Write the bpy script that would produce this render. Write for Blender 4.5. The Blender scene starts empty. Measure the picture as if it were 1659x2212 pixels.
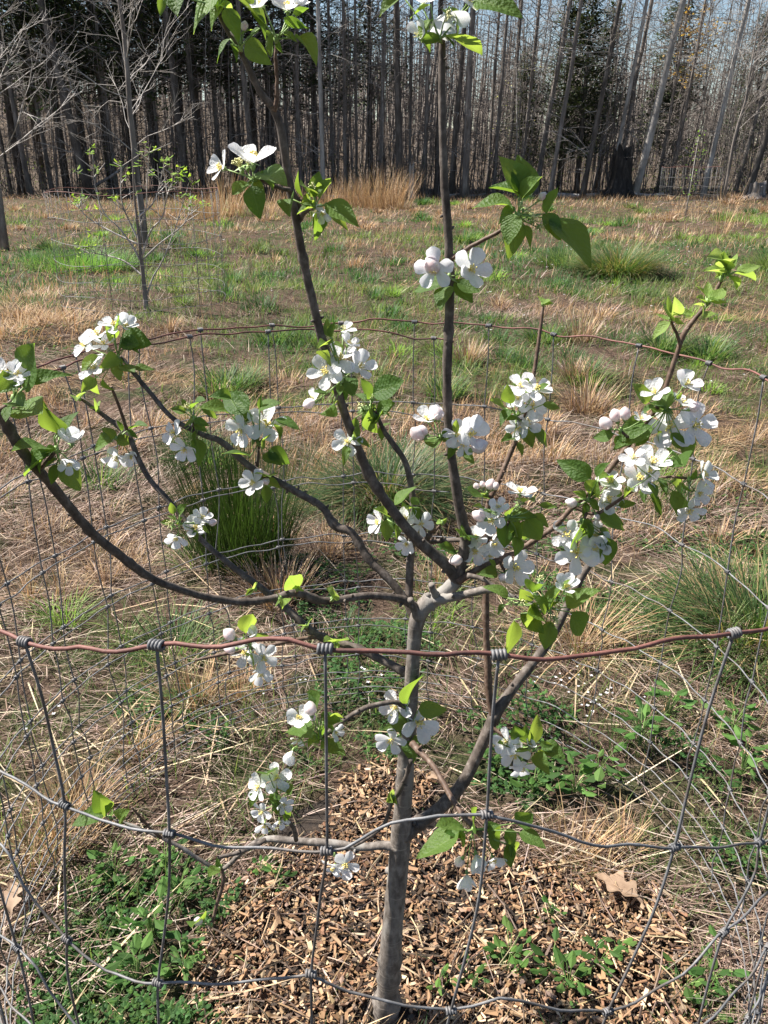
import bpy, math, random
import numpy as np
from mathutils import Vector, Matrix
random.seed(7); RNG = np.random.default_rng(7)
sc = bpy.context.scene
col = sc.collection
# ------------------------------------------------------------------ camera
PITCH = math.radians(23.5); CAMZ = 1.6
cam_d = bpy.data.cameras.new('camera'); cam = bpy.data.objects.new('camera', cam_d); col.objects.link(cam)
cam.location = (0, 0, CAMZ); cam.rotation_euler = (math.pi/2 - PITCH, 0, 0)
cam_d.sensor_fit = 'VERTICAL'; cam_d.sensor_height = 36; cam_d.lens = 36*2070/2560
cam_d.clip_start = 0.05; cam_d.clip_end = 2000
sc.camera = cam
# ------------------------------------------------------------------ light
SUN_AZ, SUN_EL = math.radians(-72), math.radians(52)      # azimuth from +Y, clockwise
SUNV = Vector((math.sin(SUN_AZ)*math.cos(SUN_EL), math.cos(SUN_AZ)*math.cos(SUN_EL), math.sin(SUN_EL)))
w = bpy.data.worlds.new('World'); sc.world = w; w.use_nodes = True
nt = w.node_tree; bg = nt.nodes['Background']; sky = nt.nodes.new('ShaderNodeTexSky')
sky.sky_type = 'NISHITA'; sky.sun_disc = False; sky.sun_elevation = SUN_EL; sky.sun_rotation = SUN_AZ
sky.air_density = 1.0; sky.dust_density = 0.6; sky.ozone_density = 1.5
nt.links.new(sky.outputs[0], bg.inputs[0]); bg.inputs[1].default_value = 0.05
sd = bpy.data.lights.new('sun', 'SUN'); sd.energy = 5.0; sd.angle = math.radians(0.53); sd.color = (1.0, 0.95, 0.87)
so = bpy.data.objects.new('sun', sd); col.objects.link(so); so.rotation_euler = SUNV.to_track_quat('Z', 'Y').to_euler()
sc.view_settings.view_transform = 'Standard'; sc.view_settings.look = 'None'
sc.view_settings.exposure = 1.52; sc.view_settings.gamma = 1.0; sc.view_settings.use_curve_mapping = False
sc.render.engine = 'CYCLES'
sc.cycles.max_bounces = 4; sc.cycles.transparent_max_bounces = 8

# ------------------------------------------------------------------ photo pixel -> place (pixels of a 1659 x 2212 view)
FP = 2070*0.864; CU, CV = 829.5, 1106.0
CP, SP = math.cos(PITCH), math.sin(PITCH)
def ray(u, v):
    a = (u-CU)/FP; b = -(v-CV)/FP
    return Vector((a, b*SP+CP, b*CP-SP))
def P(u, v, Y):
    d = ray(u, v); t = Y/d.y
    return Vector((d.x*t, Y, CAMZ+d.z*t))
def G(u, v, z=0.0):
    d = ray(u, v); t = (z-CAMZ)/d.z
    return Vector((d.x*t, d.y*t, z))
def depth(p): return p.y*CP-(p.z-CAMZ)*SP
def proj(x, y, z):
    z = z-CAMZ; dd = y*CP-z*SP
    return CU+FP*x/dd, CV-FP*(y*SP+z*CP)/dd

# ------------------------------------------------------------------ noise
def _hash(ix, iy, s):
    n = (ix*374761393 + iy*668265263 + s*974711).astype(np.int64) & 0x7fffffff
    n = ((n ^ (n >> 13))*1274126177) & 0x7fffffff
    return ((n ^ (n >> 16)) & 0xffff)/65535.0
def vnoise(x, y, f=1.0, s=0):
    x = np.asarray(x, float)*f; y = np.asarray(y, float)*f
    ix = np.floor(x).astype(np.int64); iy = np.floor(y).astype(np.int64)
    fx = x-ix; fy = y-iy; fx = fx*fx*(3-2*fx); fy = fy*fy*(3-2*fy)
    return ((_hash(ix, iy, s)*(1-fx)+_hash(ix+1, iy, s)*fx)*(1-fy)
            + (_hash(ix, iy+1, s)*(1-fx)+_hash(ix+1, iy+1, s)*fx)*fy)
def fnoise(x, y, f=1.0, s=0):
    return 0.55*vnoise(x, y, f, s)+0.3*vnoise(x, y, f*2.1, s+5)+0.15*vnoise(x, y, f*4.3, s+9)
def gz(x, y):
    x = np.asarray(x, float); y = np.asarray(y, float)
    z = (fnoise(x, y, 0.9, 3)-0.5)*0.05*np.clip((y-1.6)/1.5, 0.15, 1) + (fnoise(x, y, 0.12, 4)-0.5)*0.3*np.clip((y-6)/12, 0, 1)
    z = z+(vnoise(x, y, 2.4, 6)-0.5)*0.085*np.clip((y-1.9)/1.2, 0, 1)*np.clip((13-y)/3, 0, 1)+(fnoise(x, y, 0.33, 7)-0.5)*0.34*np.clip((y-7)/6, 0, 1)
    h = np.clip((y-44)/70, 0, 1); z = z+h*h*(3-2*h)*np.interp(x, [-30, 0, 25], [8.0, 5.0, 2.6])
    return z
def gzf(x, y): return float(gz(np.array([x]), np.array([y]))[0])

# ------------------------------------------------------------------ mesh helpers
def mk_mesh(name, V, faces, mats, colr=None, uv=None, matidx=None, smooth=True):
    V = np.asarray(V, np.float32).reshape(-1, 3)
    faces = [np.asarray(f, np.int32) for f in faces if len(f)]
    me = bpy.data.meshes.new(name)
    me.vertices.add(len(V)); me.vertices.foreach_set('co', V.ravel())
    loops = np.concatenate([f.ravel() for f in faces])
    counts = np.concatenate([np.full(len(f), f.shape[1], np.int32) for f in faces])
    starts = np.concatenate([[0], np.cumsum(counts)[:-1]]).astype(np.int32)
    me.loops.add(len(loops)); me.loops.foreach_set('vertex_index', loops)
    me.polygons.add(len(counts)); me.polygons.foreach_set('loop_start', starts)
    me.polygons.foreach_set('loop_total', counts)
    me.polygons.foreach_set('use_smooth', np.full(len(counts), bool(smooth)))
    if matidx is not None: me.polygons.foreach_set('material_index', np.asarray(matidx, np.int32))
    if colr is not None:
        a = me.color_attributes.new('Col', 'FLOAT_COLOR', 'POINT')
        c = np.ones((len(V), 4), np.float32); c[:, :3] = colr; a.data.foreach_set('color', c.ravel())
    if uv is not None:
        l = me.uv_layers.new(name='UVMap'); l.data.foreach_set('uv', np.asarray(uv, np.float32)[loops].ravel())
    for m in (mats if isinstance(mats, (list, tuple)) else [mats]): me.materials.append(m)
    me.update(calc_edges=True)
    return me
def obj(name, me, parent=None, loc=None):
    o = bpy.data.objects.new(name, me); col.objects.link(o)
    if parent is not None: o.parent = parent
    if loc is not None: o.location = loc
    return o
def tag(o, label=None, cat=None, group=None, kind=None):
    if label: o['label'] = label
    if cat: o['category'] = cat
    if group: o['group'] = group
    if kind: o['kind'] = kind
    return o
def empty(name, loc, label, cat, group=None):
    o = obj(name, None, None, loc); o.empty_display_size = 0.1
    return tag(o, label, cat, group)
class MB:
    """collects pieces of one mesh"""
    def __init__(s): s.V = []; s.q = []; s.t = []; s.n = 0; s.C = []; s.mq = []; s.mt = []
    def add(s, V, quads=None, tris=None, c=None, m=0):
        V = np.asarray(V, float).reshape(-1, 3)
        if quads is not None and len(quads): s.q.append(np.asarray(quads)+s.n); s.mq.append(np.full(len(quads), m))
        if tris is not None and len(tris): s.t.append(np.asarray(tris)+s.n); s.mt.append(np.full(len(tris), m))
        s.V.append(V); s.n += len(V)
        if c is not None: s.C.append(np.broadcast_to(np.asarray(c, float), (len(V), 3)))
    def tube(s, pts, rad, sides=6, c=None, m=0, cap=True):
        pts = np.asarray(pts, float); n = len(pts); rad = np.broadcast_to(np.asarray(rad, float), (n,))
        T = np.gradient(pts, axis=0); T /= np.linalg.norm(T, axis=1)[:, None]+1e-12
        ref = np.array([0.0, 0, 1]) if abs(T[0][2]) < 0.9 else np.array([1.0, 0, 0])
        N = np.cross(T, ref); ln = np.linalg.norm(N, axis=1)
        for i in range(n):
            if ln[i] < 0.15: N[i] = N[i-1] if i else np.cross(T[i], [0, 1, 0])
        N -= (N*T).sum(1)[:, None]*T; N /= np.linalg.norm(N, axis=1)[:, None]+1e-12
        for i in range(1, n):
            if (N[i]*N[i-1]).sum() < 0: N[i] = -N[i]
        B = np.cross(T, N); a = np.linspace(0, 2*math.pi, sides, endpoint=False)
        R = pts[:, None]+rad[:, None, None]*(np.cos(a)[None, :, None]*N[:, None]+np.sin(a)[None, :, None]*B[:, None])
        i = np.arange(n-1)[:, None]*sides; j = np.arange(sides)[None]; k = (j+1) % sides
        q = np.stack([i+j, i+k, i+sides+k, i+sides+j], -1).reshape(-1, 4)
        V = R.reshape(-1, 3); t = None
        if cap:
            V = np.vstack([V, pts[:1], pts[-1:]]); jj = np.arange(sides); kk = (jj+1) % sides
            t = np.vstack([np.stack([np.full(sides, n*sides), kk, jj], 1), np.stack([np.full(sides, n*sides+1), (n-1)*sides+jj, (n-1)*sides+kk], 1)])
        s.add(V, q, t, c, m)
    def mesh(s, name, mats, smooth=True, uv=None):
        return mk_mesh(name, np.vstack(s.V), [np.vstack(s.q) if s.q else [], np.vstack(s.t) if s.t else []], mats,
                       np.vstack(s.C) if s.C else None, uv, np.concatenate(s.mq+s.mt), smooth)
def catmull(pts, n=6):
    pts = np.asarray(pts, float); p = np.vstack([2*pts[0]-pts[1], pts, 2*pts[-1]-pts[-2]]); out = []
    for i in range(1, len(p)-2):
        for t in np.linspace(0, 1, n, endpoint=False):
            a, b, c, d = p[i-1], p[i], p[i+1], p[i+2]
            out.append(0.5*((2*b)+(c-a)*t+(2*a-5*b+4*c-d)*t*t+(3*b-a-3*c+d)*t**3))
    out.append(pts[-1]); return np.array(out)

# ------------------------------------------------------------------ materials
def M(name):
    m = bpy.data.materials.new(name); m.use_nodes = True; t = m.node_tree
    return m, t, t.nodes['Principled BSDF'], t.nodes['Material Output']
def ND(t, typ, **k):
    n = t.nodes.new(typ)
    for a, v in k.items():
        if a in n.inputs: n.inputs[a].default_value = v
        else: setattr(n, a, v)
    return n
def ramp(t, src, stops):
    r = t.nodes.new('ShaderNodeValToRGB'); e = r.color_ramp.elements
    while len(e) < len(stops): e.new(0.5)
    for i, (p, c) in enumerate(stops): e[i].position = p; e[i].color = (*c, 1)
    t.links.new(src, r.inputs[0]); return r.outputs[0]
def coordn(t, scale=(1, 1, 1), out='Object'):
    tc = t.nodes.new('ShaderNodeTexCoord'); mp = t.nodes.new('ShaderNodeMapping'); mp.inputs['Scale'].default_value = scale
    t.links.new(tc.outputs[out], mp.inputs[0]); return mp.outputs[0]
def noise(t, vec, scale, detail=4, rough=0.6):
    n = ND(t, 'ShaderNodeTexNoise', Scale=scale, Detail=detail, Roughness=rough)
    if vec is not None: t.links.new(vec, n.inputs['Vector'])
    return n.outputs['Fac']
def bump(t, b, h, strength, dist):
    n = ND(t, 'ShaderNodeBump', Strength=strength, Distance=dist); t.links.new(h, n.inputs['Height']); t.links.new(n.outputs[0], b.inputs['Normal'])
def mixc(t, fac, a, b, typ='MIX'):
    n = t.nodes.new('ShaderNodeMix'); n.data_type = 'RGBA'; n.blend_type = typ
    for i, v in ((0, fac), (6, a), (7, b)):
        if hasattr(v, 'links'): t.links.new(v, n.inputs[i])
        else: n.inputs[i].default_value = v if i == 0 else (*v, 1)
    return n.outputs[2]
def translucent(t, b, out, colr, fac):
    tr = t.nodes.new('ShaderNodeBsdfTranslucent'); mx = t.nodes.new('ShaderNodeMixShader'); mx.inputs[0].default_value = fac
    if hasattr(colr, 'links'): t.links.new(colr, tr.inputs[0])
    else: tr.inputs[0].default_value = (*colr, 1)
    t.links.new(b.outputs[0], mx.inputs[1]); t.links.new(tr.outputs[0], mx.inputs[2]); t.links.new(mx.outputs[0], out.inputs[0])
def attr_mat(name, rough=0.8, trans=0.0, gain=(1, 1, 1), spec=0.3):
    m, t, b, o = M(name); a = ND(t, 'ShaderNodeAttribute', attribute_name='Col')
    t.links.new(a.outputs['Color'], b.inputs['Base Color']); b.inputs['Roughness'].default_value = rough
    b.inputs['Specular IOR Level'].default_value = spec
    if trans: translucent(t, b, o, mixc(t, 1.0, a.outputs['Color'], gain, 'MULTIPLY'), trans)
    return m
def bark(name, c0, c1, c2, sc_=(60, 60, 14), bscale=0.6, bd=0.002, rough=0.85, rings=False):
    m, t, b, o = M(name); v = coordn(t, sc_); n1 = noise(t, v, 1.0, 6, 0.65)
    colr = ramp(t, n1, [(0.3, c0), (0.52, c1), (0.72, c2)])
    h = n1
    if rings:
        n2 = noise(t, coordn(t, (14, 14, 260)), 1.0, 2, 0.5)
        colr = mixc(t, ramp(t, n2, [(0.62, (0, 0, 0)), (0.68, (0.7, 0.7, 0.7))]), colr, (0.30, 0.26, 0.22))
        n3 = noise(t, coordn(t, (30, 30, 9)), 1.0, 3, 0.5)
        colr = mixc(t, ramp(t, n3, [(0.52, (0, 0, 0)), (0.64, (0.75, 0.75, 0.75))]), colr, (0.25, 0.235, 0.215))
    t.links.new(colr, b.inputs['Base Color']); b.inputs['Roughness'].default_value = rough; b.inputs['Specular IOR Level'].default_value = 0.25
    bump(t, b, h, bscale, bd); return m
m_bark = bark('apple_bark', (0.06, 0.05, 0.042), (0.145, 0.124, 0.108), (0.26, 0.23, 0.205), (90, 90, 45), 0.8, 0.0015, 0.75, True)
m_limb = bark('apple_limb_bark', (0.035, 0.027, 0.022), (0.092, 0.074, 0.062), (0.19, 0.163, 0.143), (90, 90, 60), 0.8, 0.0015, 0.75)
m_shoot = bark('apple_shoot_bark', (0.05, 0.03, 0.022), (0.11, 0.07, 0.05), (0.20, 0.15, 0.12), (120, 120, 90), 0.7, 0.001, 0.6)
m_fbark = bark('forest_bark', (0.06, 0.05, 0.043), (0.19, 0.165, 0.147), (0.40, 0.36, 0.33), (7, 7, 1.2), 1.0, 0.03)
m_pbark = bark('pale_bark', (0.14, 0.125, 0.11), (0.35, 0.325, 0.30), (0.58, 0.55, 0.52), (6, 6, 1.5), 0.7, 0.02)
m_dbark = bark('dark_bark', (0.03, 0.025, 0.021), (0.095, 0.081, 0.07), (0.22, 0.195, 0.175), (7, 7, 1.4), 1.0, 0.03)
m_twig = bark('pale_twig', (0.16, 0.14, 0.125), (0.34, 0.31, 0.285), (0.55, 0.51, 0.48), (9, 9, 9), 0.3, 0.01)
m_btwig = bark('brown_twig', (0.07, 0.058, 0.05), (0.175, 0.148, 0.13), (0.33, 0.295, 0.265), (9, 9, 9), 0.3, 0.01)
m_stump = bark('stump_wood', (0.012, 0.010, 0.009), (0.03, 0.026, 0.023), (0.09, 0.08, 0.07), (9, 9, 2.5), 1.0, 0.05)
def leaf_mat(name, c0, c1, tr0, tr1, fac, rough=0.42):
    m, t, b, o = M(name); oi = t.nodes.new('ShaderNodeObjectInfo')
    tc = t.nodes.new('ShaderNodeTexCoord'); sx = t.nodes.new('ShaderNodeSeparateXYZ'); t.links.new(tc.outputs['UV'], sx.inputs[0])
    def math_(op, a, b_=None, c_=None):
        n = ND(t, 'ShaderNodeMath', operation=op)
        for i, v in enumerate((a, b_, c_)):
            if v is None: continue
            if hasattr(v, 'links'): t.links.new(v, n.inputs[i])
            else: n.inputs[i].default_value = v
        return n.outputs[0]
    ax = math_('ABSOLUTE', math_('SUBTRACT', sx.outputs[0], 0.5))
    side = math_('SINE', math_('MULTIPLY', math_('SUBTRACT', sx.outputs[1], math_('MULTIPLY', ax, 0.5)), 62.0))
    veins = math_('MAXIMUM', math_('MULTIPLY', math_('GREATER_THAN', side, 0.96), 0.3), math_('LESS_THAN', ax, 0.022))
    rnd = oi.outputs['Random']; nz = noise(t, tc.outputs['Object'], 3.0, 3)
    f = math_('ADD', math_('MULTIPLY', rnd, 0.75), math_('MULTIPLY', nz, 0.3))
    cb = mixc(t, f, c0, c1); cb = mixc(t, math_('MULTIPLY', veins, 0.28), cb, (0.26, 0.34, 0.12))
    ct = mixc(t, f, tr0, tr1); ct = mixc(t, math_('MULTIPLY', veins, 0.3), ct, (0.16, 0.26, 0.03))
    t.links.new(cb, b.inputs['Base Color']); b.inputs['Roughness'].default_value = rough; b.inputs['Specular IOR Level'].default_value = 0.28
    bump(t, b, math_('ADD', math_('MULTIPLY', side, 0.05), noise(t, tc.outputs['Object'], 9, 2)), 0.3, 0.02)
    translucent(t, b, o, ct, fac); return m
m_leaf = leaf_mat('apple_leaf', (0.036, 0.085, 0.018), (0.10, 0.175, 0.04), (0.16, 0.30, 0.025), (0.42, 0.54, 0.07), 0.5, 0.55)
m_yleaf = leaf_mat('young_leaf', (0.13, 0.22, 0.05), (0.20, 0.30, 0.075), (0.34, 0.50, 0.06), (0.50, 0.62, 0.12), 0.5, 0.5)
m_pedicel = M('green_stalk')[0]; b = m_pedicel.node_tree.nodes['Principled BSDF']; b.inputs['Base Color'].default_value = (0.20, 0.30, 0.09, 1); b.inputs['Roughness'].default_value = 0.55
m_stamen, t, b, o = M('stamen'); b.inputs['Base Color'].default_value = (0.80, 0.66, 0.20, 1); b.inputs['Roughness'].default_value = 0.6
m_spent, t, b, o = M('spent_stamen'); b.inputs['Base Color'].default_value = (0.66, 0.64, 0.33, 1); b.inputs['Roughness'].default_value = 0.7
m_petal, t, b, o = M('petal'); oi = t.nodes.new('ShaderNodeObjectInfo')
pk = ramp(t, noise(t, coordn(t, (1, 1, 1)), 2.6, 3), [(0.5, (0.87, 0.87, 0.87)), (0.85, (0.87, 0.74, 0.77))])
pc = mixc(t, oi.outputs['Random'], (0.86, 0.86, 0.855), pk); t.links.new(pc, b.inputs['Base Color'])
b.inputs['Roughness'].default_value = 0.5; b.inputs['Specular IOR Level'].default_value = 0.25
bump(t, b, noise(t, coordn(t, (1, 1, 1)), 12, 2), 0.3, 0.02); translucent(t, b, o, mixc(t, 1.0, pc, (0.97, 0.98, 1.0), 'MULTIPLY'), 0.5)
m_bud, t, b, o = M('pink_bud'); sx = t.nodes.new('ShaderNodeSeparateXYZ'); t.links.new(coordn(t), sx.inputs[0])
bc = ramp(t, noise(t, coordn(t, (2.5, 2.5, 1.0)), 1.8, 3), [(0.4, (0.85, 0.80, 0.79)), (0.75, (0.80, 0.56, 0.56))])
t.links.new(bc, b.inputs['Base Color']); b.inputs['Roughness'].default_value = 0.5; translucent(t, b, o, bc, 0.35)
def wire_mat(name, c0, c1, c2, metal, rough, spot):
    m, t, b, o = M(name); n = noise(t, coordn(t, (40, 40, 40)), 1.0, 6, 0.7); n2 = noise(t, coordn(t, (9, 9, 9)), 1.0, 5, 0.7)
    cc = ramp(t, n, [(0.3, c0), (0.5, c1), (0.7, c2)]); cc = mixc(t, ramp(t, n2, [(0.50, (0, 0, 0)), (0.62, (0.85, 0.85, 0.85))]), cc, spot)
    t.links.new(cc, b.inputs['Base Color']); b.inputs['Metallic'].default_value = metal; b.inputs['Roughness'].default_value = rough; bump(t, b, noise(t, coordn(t, (400, 400, 400)), 1, 3), 0.5, 0.0006); return m
m_rust = wire_mat('rusty_wire', (0.075, 0.032, 0.026), (0.15, 0.058, 0.045), (0.22, 0.10, 0.078), 0.05, 0.7, (0.062, 0.030, 0.025))
m_galv = wire_mat('galvanised_wire', (0.07, 0.07, 0.072), (0.13, 0.13, 0.135), (0.22, 0.22, 0.225), 0.2, 0.6, (0.10, 0.082, 0.07))
m_grass = attr_mat('grass_blade', 0.6, 0.4, (1.5, 1.6, 0.9))
m_gloss = attr_mat('glossy_grass_blade', 0.5, 0.3, (1.5, 1.5, 0.7), 0.3)
m_straw = attr_mat('dry_straw', 0.75, 0.25, (1.15, 1.05, 0.9))
m_weed = attr_mat('weed_leaf', 0.7, 0.4, (1.7, 1.7, 0.7), 0.15)
m_needle = attr_mat('evergreen_needle', 0.7, 0.25, (1.2, 1.3, 0.8))
m_chip = attr_mat('wood_chip', 0.85)
m_flower = attr_mat('tiny_white_flower', 0.6, 0.3)
m_dleaf, t, b, o = M('dead_oak_leaf'); dc = ramp(t, noise(t, coordn(t, (40, 40, 40)), 1, 4), [(0.3, (0.19, 0.12, 0.075)), (0.7, (0.34, 0.235, 0.155))])
t.links.new(dc, b.inputs['Base Color']); b.inputs['Roughness'].default_value = 0.7; translucent(t, b, o, dc, 0.2)
# ground: soil and matted thatch, leaf litter under the wood
m_ground, t, b, o = M('field_ground'); v = coordn(t)
n1 = noise(t, v, 3.0, 6, 0.7); n2 = noise(t, v, 45.0, 5, 0.75); n3 = noise(t, v, 0.45, 4)
c1 = ramp(t, n2, [(0.3, (0.026, 0.017, 0.012)), (0.52, (0.08, 0.054, 0.039)), (0.74, (0.22, 0.155, 0.115))])
c2 = ramp(t, n2, [(0.3, (0.014, 0.02, 0.008)), (0.55, (0.04, 0.055, 0.02)), (0.75, (0.12, 0.125, 0.05))])
cg = mixc(t, ramp(t, n1, [(0.47, (0, 0, 0)), (0.6, (0.8, 0.8, 0.8))]), c1, c2)
lit = ramp(t, noise(t, v, 6.0, 6, 0.75), [(0.3, (0.03, 0.023, 0.017)), (0.55, (0.10, 0.075, 0.055)), (0.75, (0.19, 0.15, 0.115))])
sx = t.nodes.new('ShaderNodeSeparateXYZ'); t.links.new(v, sx.inputs[0])
mr = ND(t, 'ShaderNodeMapRange'); mr.inputs[1].default_value = 32.5; mr.inputs[2].default_value = 35.5; t.links.new(sx.outputs[1], mr.inputs[0])
t.links.new(mixc(t, mr.outputs[0], cg, lit), b.inputs['Base Color']); b.inputs['Roughness'].default_value = 0.95; b.inputs['Specular IOR Level'].default_value = 0.1
bump(t, b, n2, 1.0, 0.02)
m_mulch, t, b, o = M('dark_mulch'); n2 = noise(t, coordn(t), 90, 5, 0.7)
t.links.new(ramp(t, n2, [(0.3, (0.008, 0.005, 0.004)), (0.6, (0.03, 0.019, 0.012)), (0.8, (0.09, 0.06, 0.04))]), b.inputs['Base Color']); b.inputs['Roughness'].default_value = 0.95; bump(t, b, n2, 1.0, 0.01)

# ------------------------------------------------------------------ ground
def spaced(lo, hi, fine_lo, fine_hi, nf, nc, grow=2.2):
    a = np.linspace(fine_lo, fine_hi, nf); k = np.linspace(0, 1, nc+1)[1:]**grow
    return np.concatenate([(fine_lo-(fine_lo-lo)*k)[::-1], a, fine_hi+(hi-fine_hi)*k])
gx = spaced(-320, 320, -6, 6, 150, 90); gy = spaced(-60, 420, 0.3, 13, 190, 120)
X, Y = np.meshgrid(gx, gy); Z = gz(X, Y)
nx, ny = len(gx), len(gy); i = np.arange(ny-1)[:, None]*nx+np.arange(nx-1)[None]
q = np.stack([i, i+1, i+nx+1, i+nx], -1).reshape(-1, 4)
tag(obj('ground', mk_mesh('ground', np.stack([X, Y, Z], -1), [q], m_ground)), 'rough spring field of straw and grass running to the wood', kind='structure')

# ------------------------------------------------------------------ regions on the ground, outlined in the photo
def poly(uvs): return np.array([G(u, v)[:2] for u, v in uvs])
def inpoly(x, y, pl):
    r = np.zeros(len(x), bool); n = len(pl)
    for k in range(n):
        x0, y0 = pl[k]; x1, y1 = pl[(k+1) % n]
        c = ((y0 > y) != (y1 > y)) & (x < (x1-x0)*(y-y0)/(y1-y0+1e-12)+x0); r ^= c
    return r
MULCH = poly([(480, 2330), (470, 2050), (560, 1880), (600, 1760), (740, 1700), (900, 1690), (960, 1800), (1120, 1850), (1300, 1950), (1480, 2050), (1480, 2330)])
CLOV_L = poly([(20, 2320), (110, 2080), (190, 1880), (450, 1850), (480, 1960), (440, 2080), (425, 2320)])
CLOV_R = poly([(1000, 1700), (960, 1590), (1120, 1545), (1400, 1600), (1700, 1640), (1720, 1880), (1560, 1960), (1400, 1860), (1180, 1800)])
CLOV_M = poly([(640, 1690), (620, 1560), (700, 1450), (560, 1250), (900, 1180), (1000, 1290), (860, 1480), (900, 1680)])
PALEGREEN = poly([(1330, 512), (1420, 480), (1800, 470), (1850, 520), (1500, 520)])
def wob(x, y, k=0.06, f=7): return x+(vnoise(x, y, f, 31)-0.5)*2*k, y+(vnoise(x, y, f, 32)-0.5)*2*k
def in_mulch(x, y):
    a, b_ = wob(x, y); return inpoly(a, b_, MULCH)
def in_clover(x, y):
    a, b_ = wob(x, y, 0.08); return inpoly(a, b_, CLOV_L) | inpoly(a, b_, CLOV_R) | inpoly(a, b_, CLOV_M)

# ------------------------------------------------------------------ grass machinery
def blades(P0, az, L, W, lean, bend, nseg, colr, tipgain=1.15, flat=None):
    """n curved tapered blades; lean = angle from vertical at the base, bend = extra angle at the tip"""
    n = len(P0); d = np.stack([np.cos(az), np.sin(az)], 1)
    fa = az+np.pi/2 if flat is None else flat
    side = np.stack([np.cos(fa), np.sin(fa), np.zeros(n)], 1)
    Vs = []; p = P0.copy(); ang = lean.copy(); step = L/(nseg+1)
    for k in range(nseg+1):
        wd = W*(1-0.75*(k/(nseg+1))**1.5)
        Vs.append(p-side*wd[:, None]*0.5); Vs.append(p+side*wd[:, None]*0.5)
        a = ang+bend*(k+0.5)/(nseg+1)
        p = p+np.stack([d[:, 0]*np.sin(a)*step, d[:, 1]*np.sin(a)*step, np.cos(a)*step], 1)
    Vs.append(p); m = len(Vs)
    V = np.stack(Vs, 1).reshape(-1, 3)
    base = (np.arange(n)*m)[:, None]
    q = np.concatenate([base+np.array([[2*k, 2*k+1, 2*k+3, 2*k+2]]) for k in range(nseg)], 0)
    t = base+np.array([[2*nseg, 2*nseg+1, 2*nseg+2]])
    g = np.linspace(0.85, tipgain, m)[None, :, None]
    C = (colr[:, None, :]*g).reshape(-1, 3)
    return V, q, t, C
def pick(pal, n, jit=0.22):
    pal = np.array(pal); c = pal[RNG.integers(0, len(pal), n)]
    return np.clip(c*(1+RNG.uniform(-jit, jit, (n, 1)))*(1+RNG.uniform(-0.06, 0.06, (n, 3))), 0.004, 0.9)
STRAW = [(0.37, 0.25, 0.135), (0.47, 0.335, 0.185), (0.26, 0.17, 0.095), (0.42, 0.285, 0.16), (0.54, 0.42, 0.265), (0.17, 0.112, 0.068), (0.30, 0.19, 0.105)]
THATCH = [(0.28, 0.20, 0.155), (0.38, 0.29, 0.235), (0.19, 0.132, 0.10), (0.46, 0.37, 0.305), (0.125, 0.085, 0.065), (0.24, 0.165, 0.12)]
ORANGE = [(0.42, 0.27, 0.145), (0.46, 0.305, 0.17), (0.37, 0.235, 0.125), (0.50, 0.36, 0.22)]
GREEN = [(0.095, 0.145, 0.042), (0.125, 0.17, 0.055), (0.075, 0.115, 0.035), (0.17, 0.205, 0.08)]
DKGREEN = [(0.035, 0.085, 0.025), (0.05, 0.11, 0.035), (0.065, 0.13, 0.045)]
LIME = [(0.16, 0.26, 0.05), (0.20, 0.30, 0.07), (0.13, 0.22, 0.045)]
def wedge(n, y0, y1, pw, mx=0.9, slope=0.53):
    k = RNG.random(n); e = 1-pw
    y = (y0**e+(y1**e-y0**e)*k)**(1/e)
    x = RNG.uniform(-1, 1, n)*(slope*y+mx); return x, y
def greenness(x, y):
    """0 straw .. 1 green, following the broad bands of the photograph"""
    g = fnoise(x, y, 0.55, 11)*0.75+fnoise(x, y, 2.2, 14)*0.45
    base = np.interp(y, [1.0, 1.9, 2.6, 3.2, 4.2, 5.5, 7.5, 9.5, 12, 16, 20, 27, 33, 36],
                        [.42, .40, .36, .20, .20, .34, .46, .42, .52, .46, .32, .26, .14, .08])
    base = base+np.where((x < -1.0-0.1*y) & (y > 5) & (y < 9), -0.28, 0)
    return np.clip((g-0.60+base-0.33)*6.5+0.5, 0, 1)
def off_tree(x, y): return (x-TB[0])**2+(y-TB[1])**2 > 0.05**2
TB = G(832, 2200)
def z3(x, y, dz=0.0): return np.stack([x, y, gz(x, y)+dz], 1)
n_straw = MB(); n_green = MB()
# matted dry stems lying about
for n, y0, y1, pw, wk in ((66000, 0.95, 3.6, 0.9, 1.0), (76000, 3.4, 11, 0.9, 1.4), (34000, 10, 34.5, 0.9, 3.0)):
    x, y = wedge(n, y0, y1, pw); g = greenness(x, y)
    keep = (RNG.random(n) > g*0.6) & (RNG.random(n) < np.clip(3.2*fnoise(x, y, 5.0, 43)-0.75, 0.12, 1)) & ~(in_mulch(x, y) & (RNG.random(n) < 0.88)) & ~(in_clover(x, y) & (RNG.random(n) < 0.62))
    x, y = x[keep], y[keep]; n = len(x)
    pink = (fnoise(x, y, 0.5, 21)+np.interp(y, [1.0, 1.8, 2.6, 6, 12], [-0.12, 0.0, 0.16, 0.10, 0.0]) > 0.47)[:, None]
    c = np.where(pink, pick(THATCH, n), pick(STRAW, n))
    L = RNG.uniform(0.05, 0.20, n)*(0.8+0.05*y); W = RNG.uniform(0.0012, 0.0038, n)*wk*(0.8+0.06*y)
    az = RNG.uniform(0, 6.283, n)*0.55+6.0*fnoise(x, y, 0.8, 41)
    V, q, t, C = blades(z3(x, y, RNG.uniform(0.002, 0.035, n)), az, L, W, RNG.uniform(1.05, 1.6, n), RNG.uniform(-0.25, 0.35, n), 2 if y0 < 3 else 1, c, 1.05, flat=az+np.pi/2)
    n_straw.add(V, q, t, C)
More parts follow.
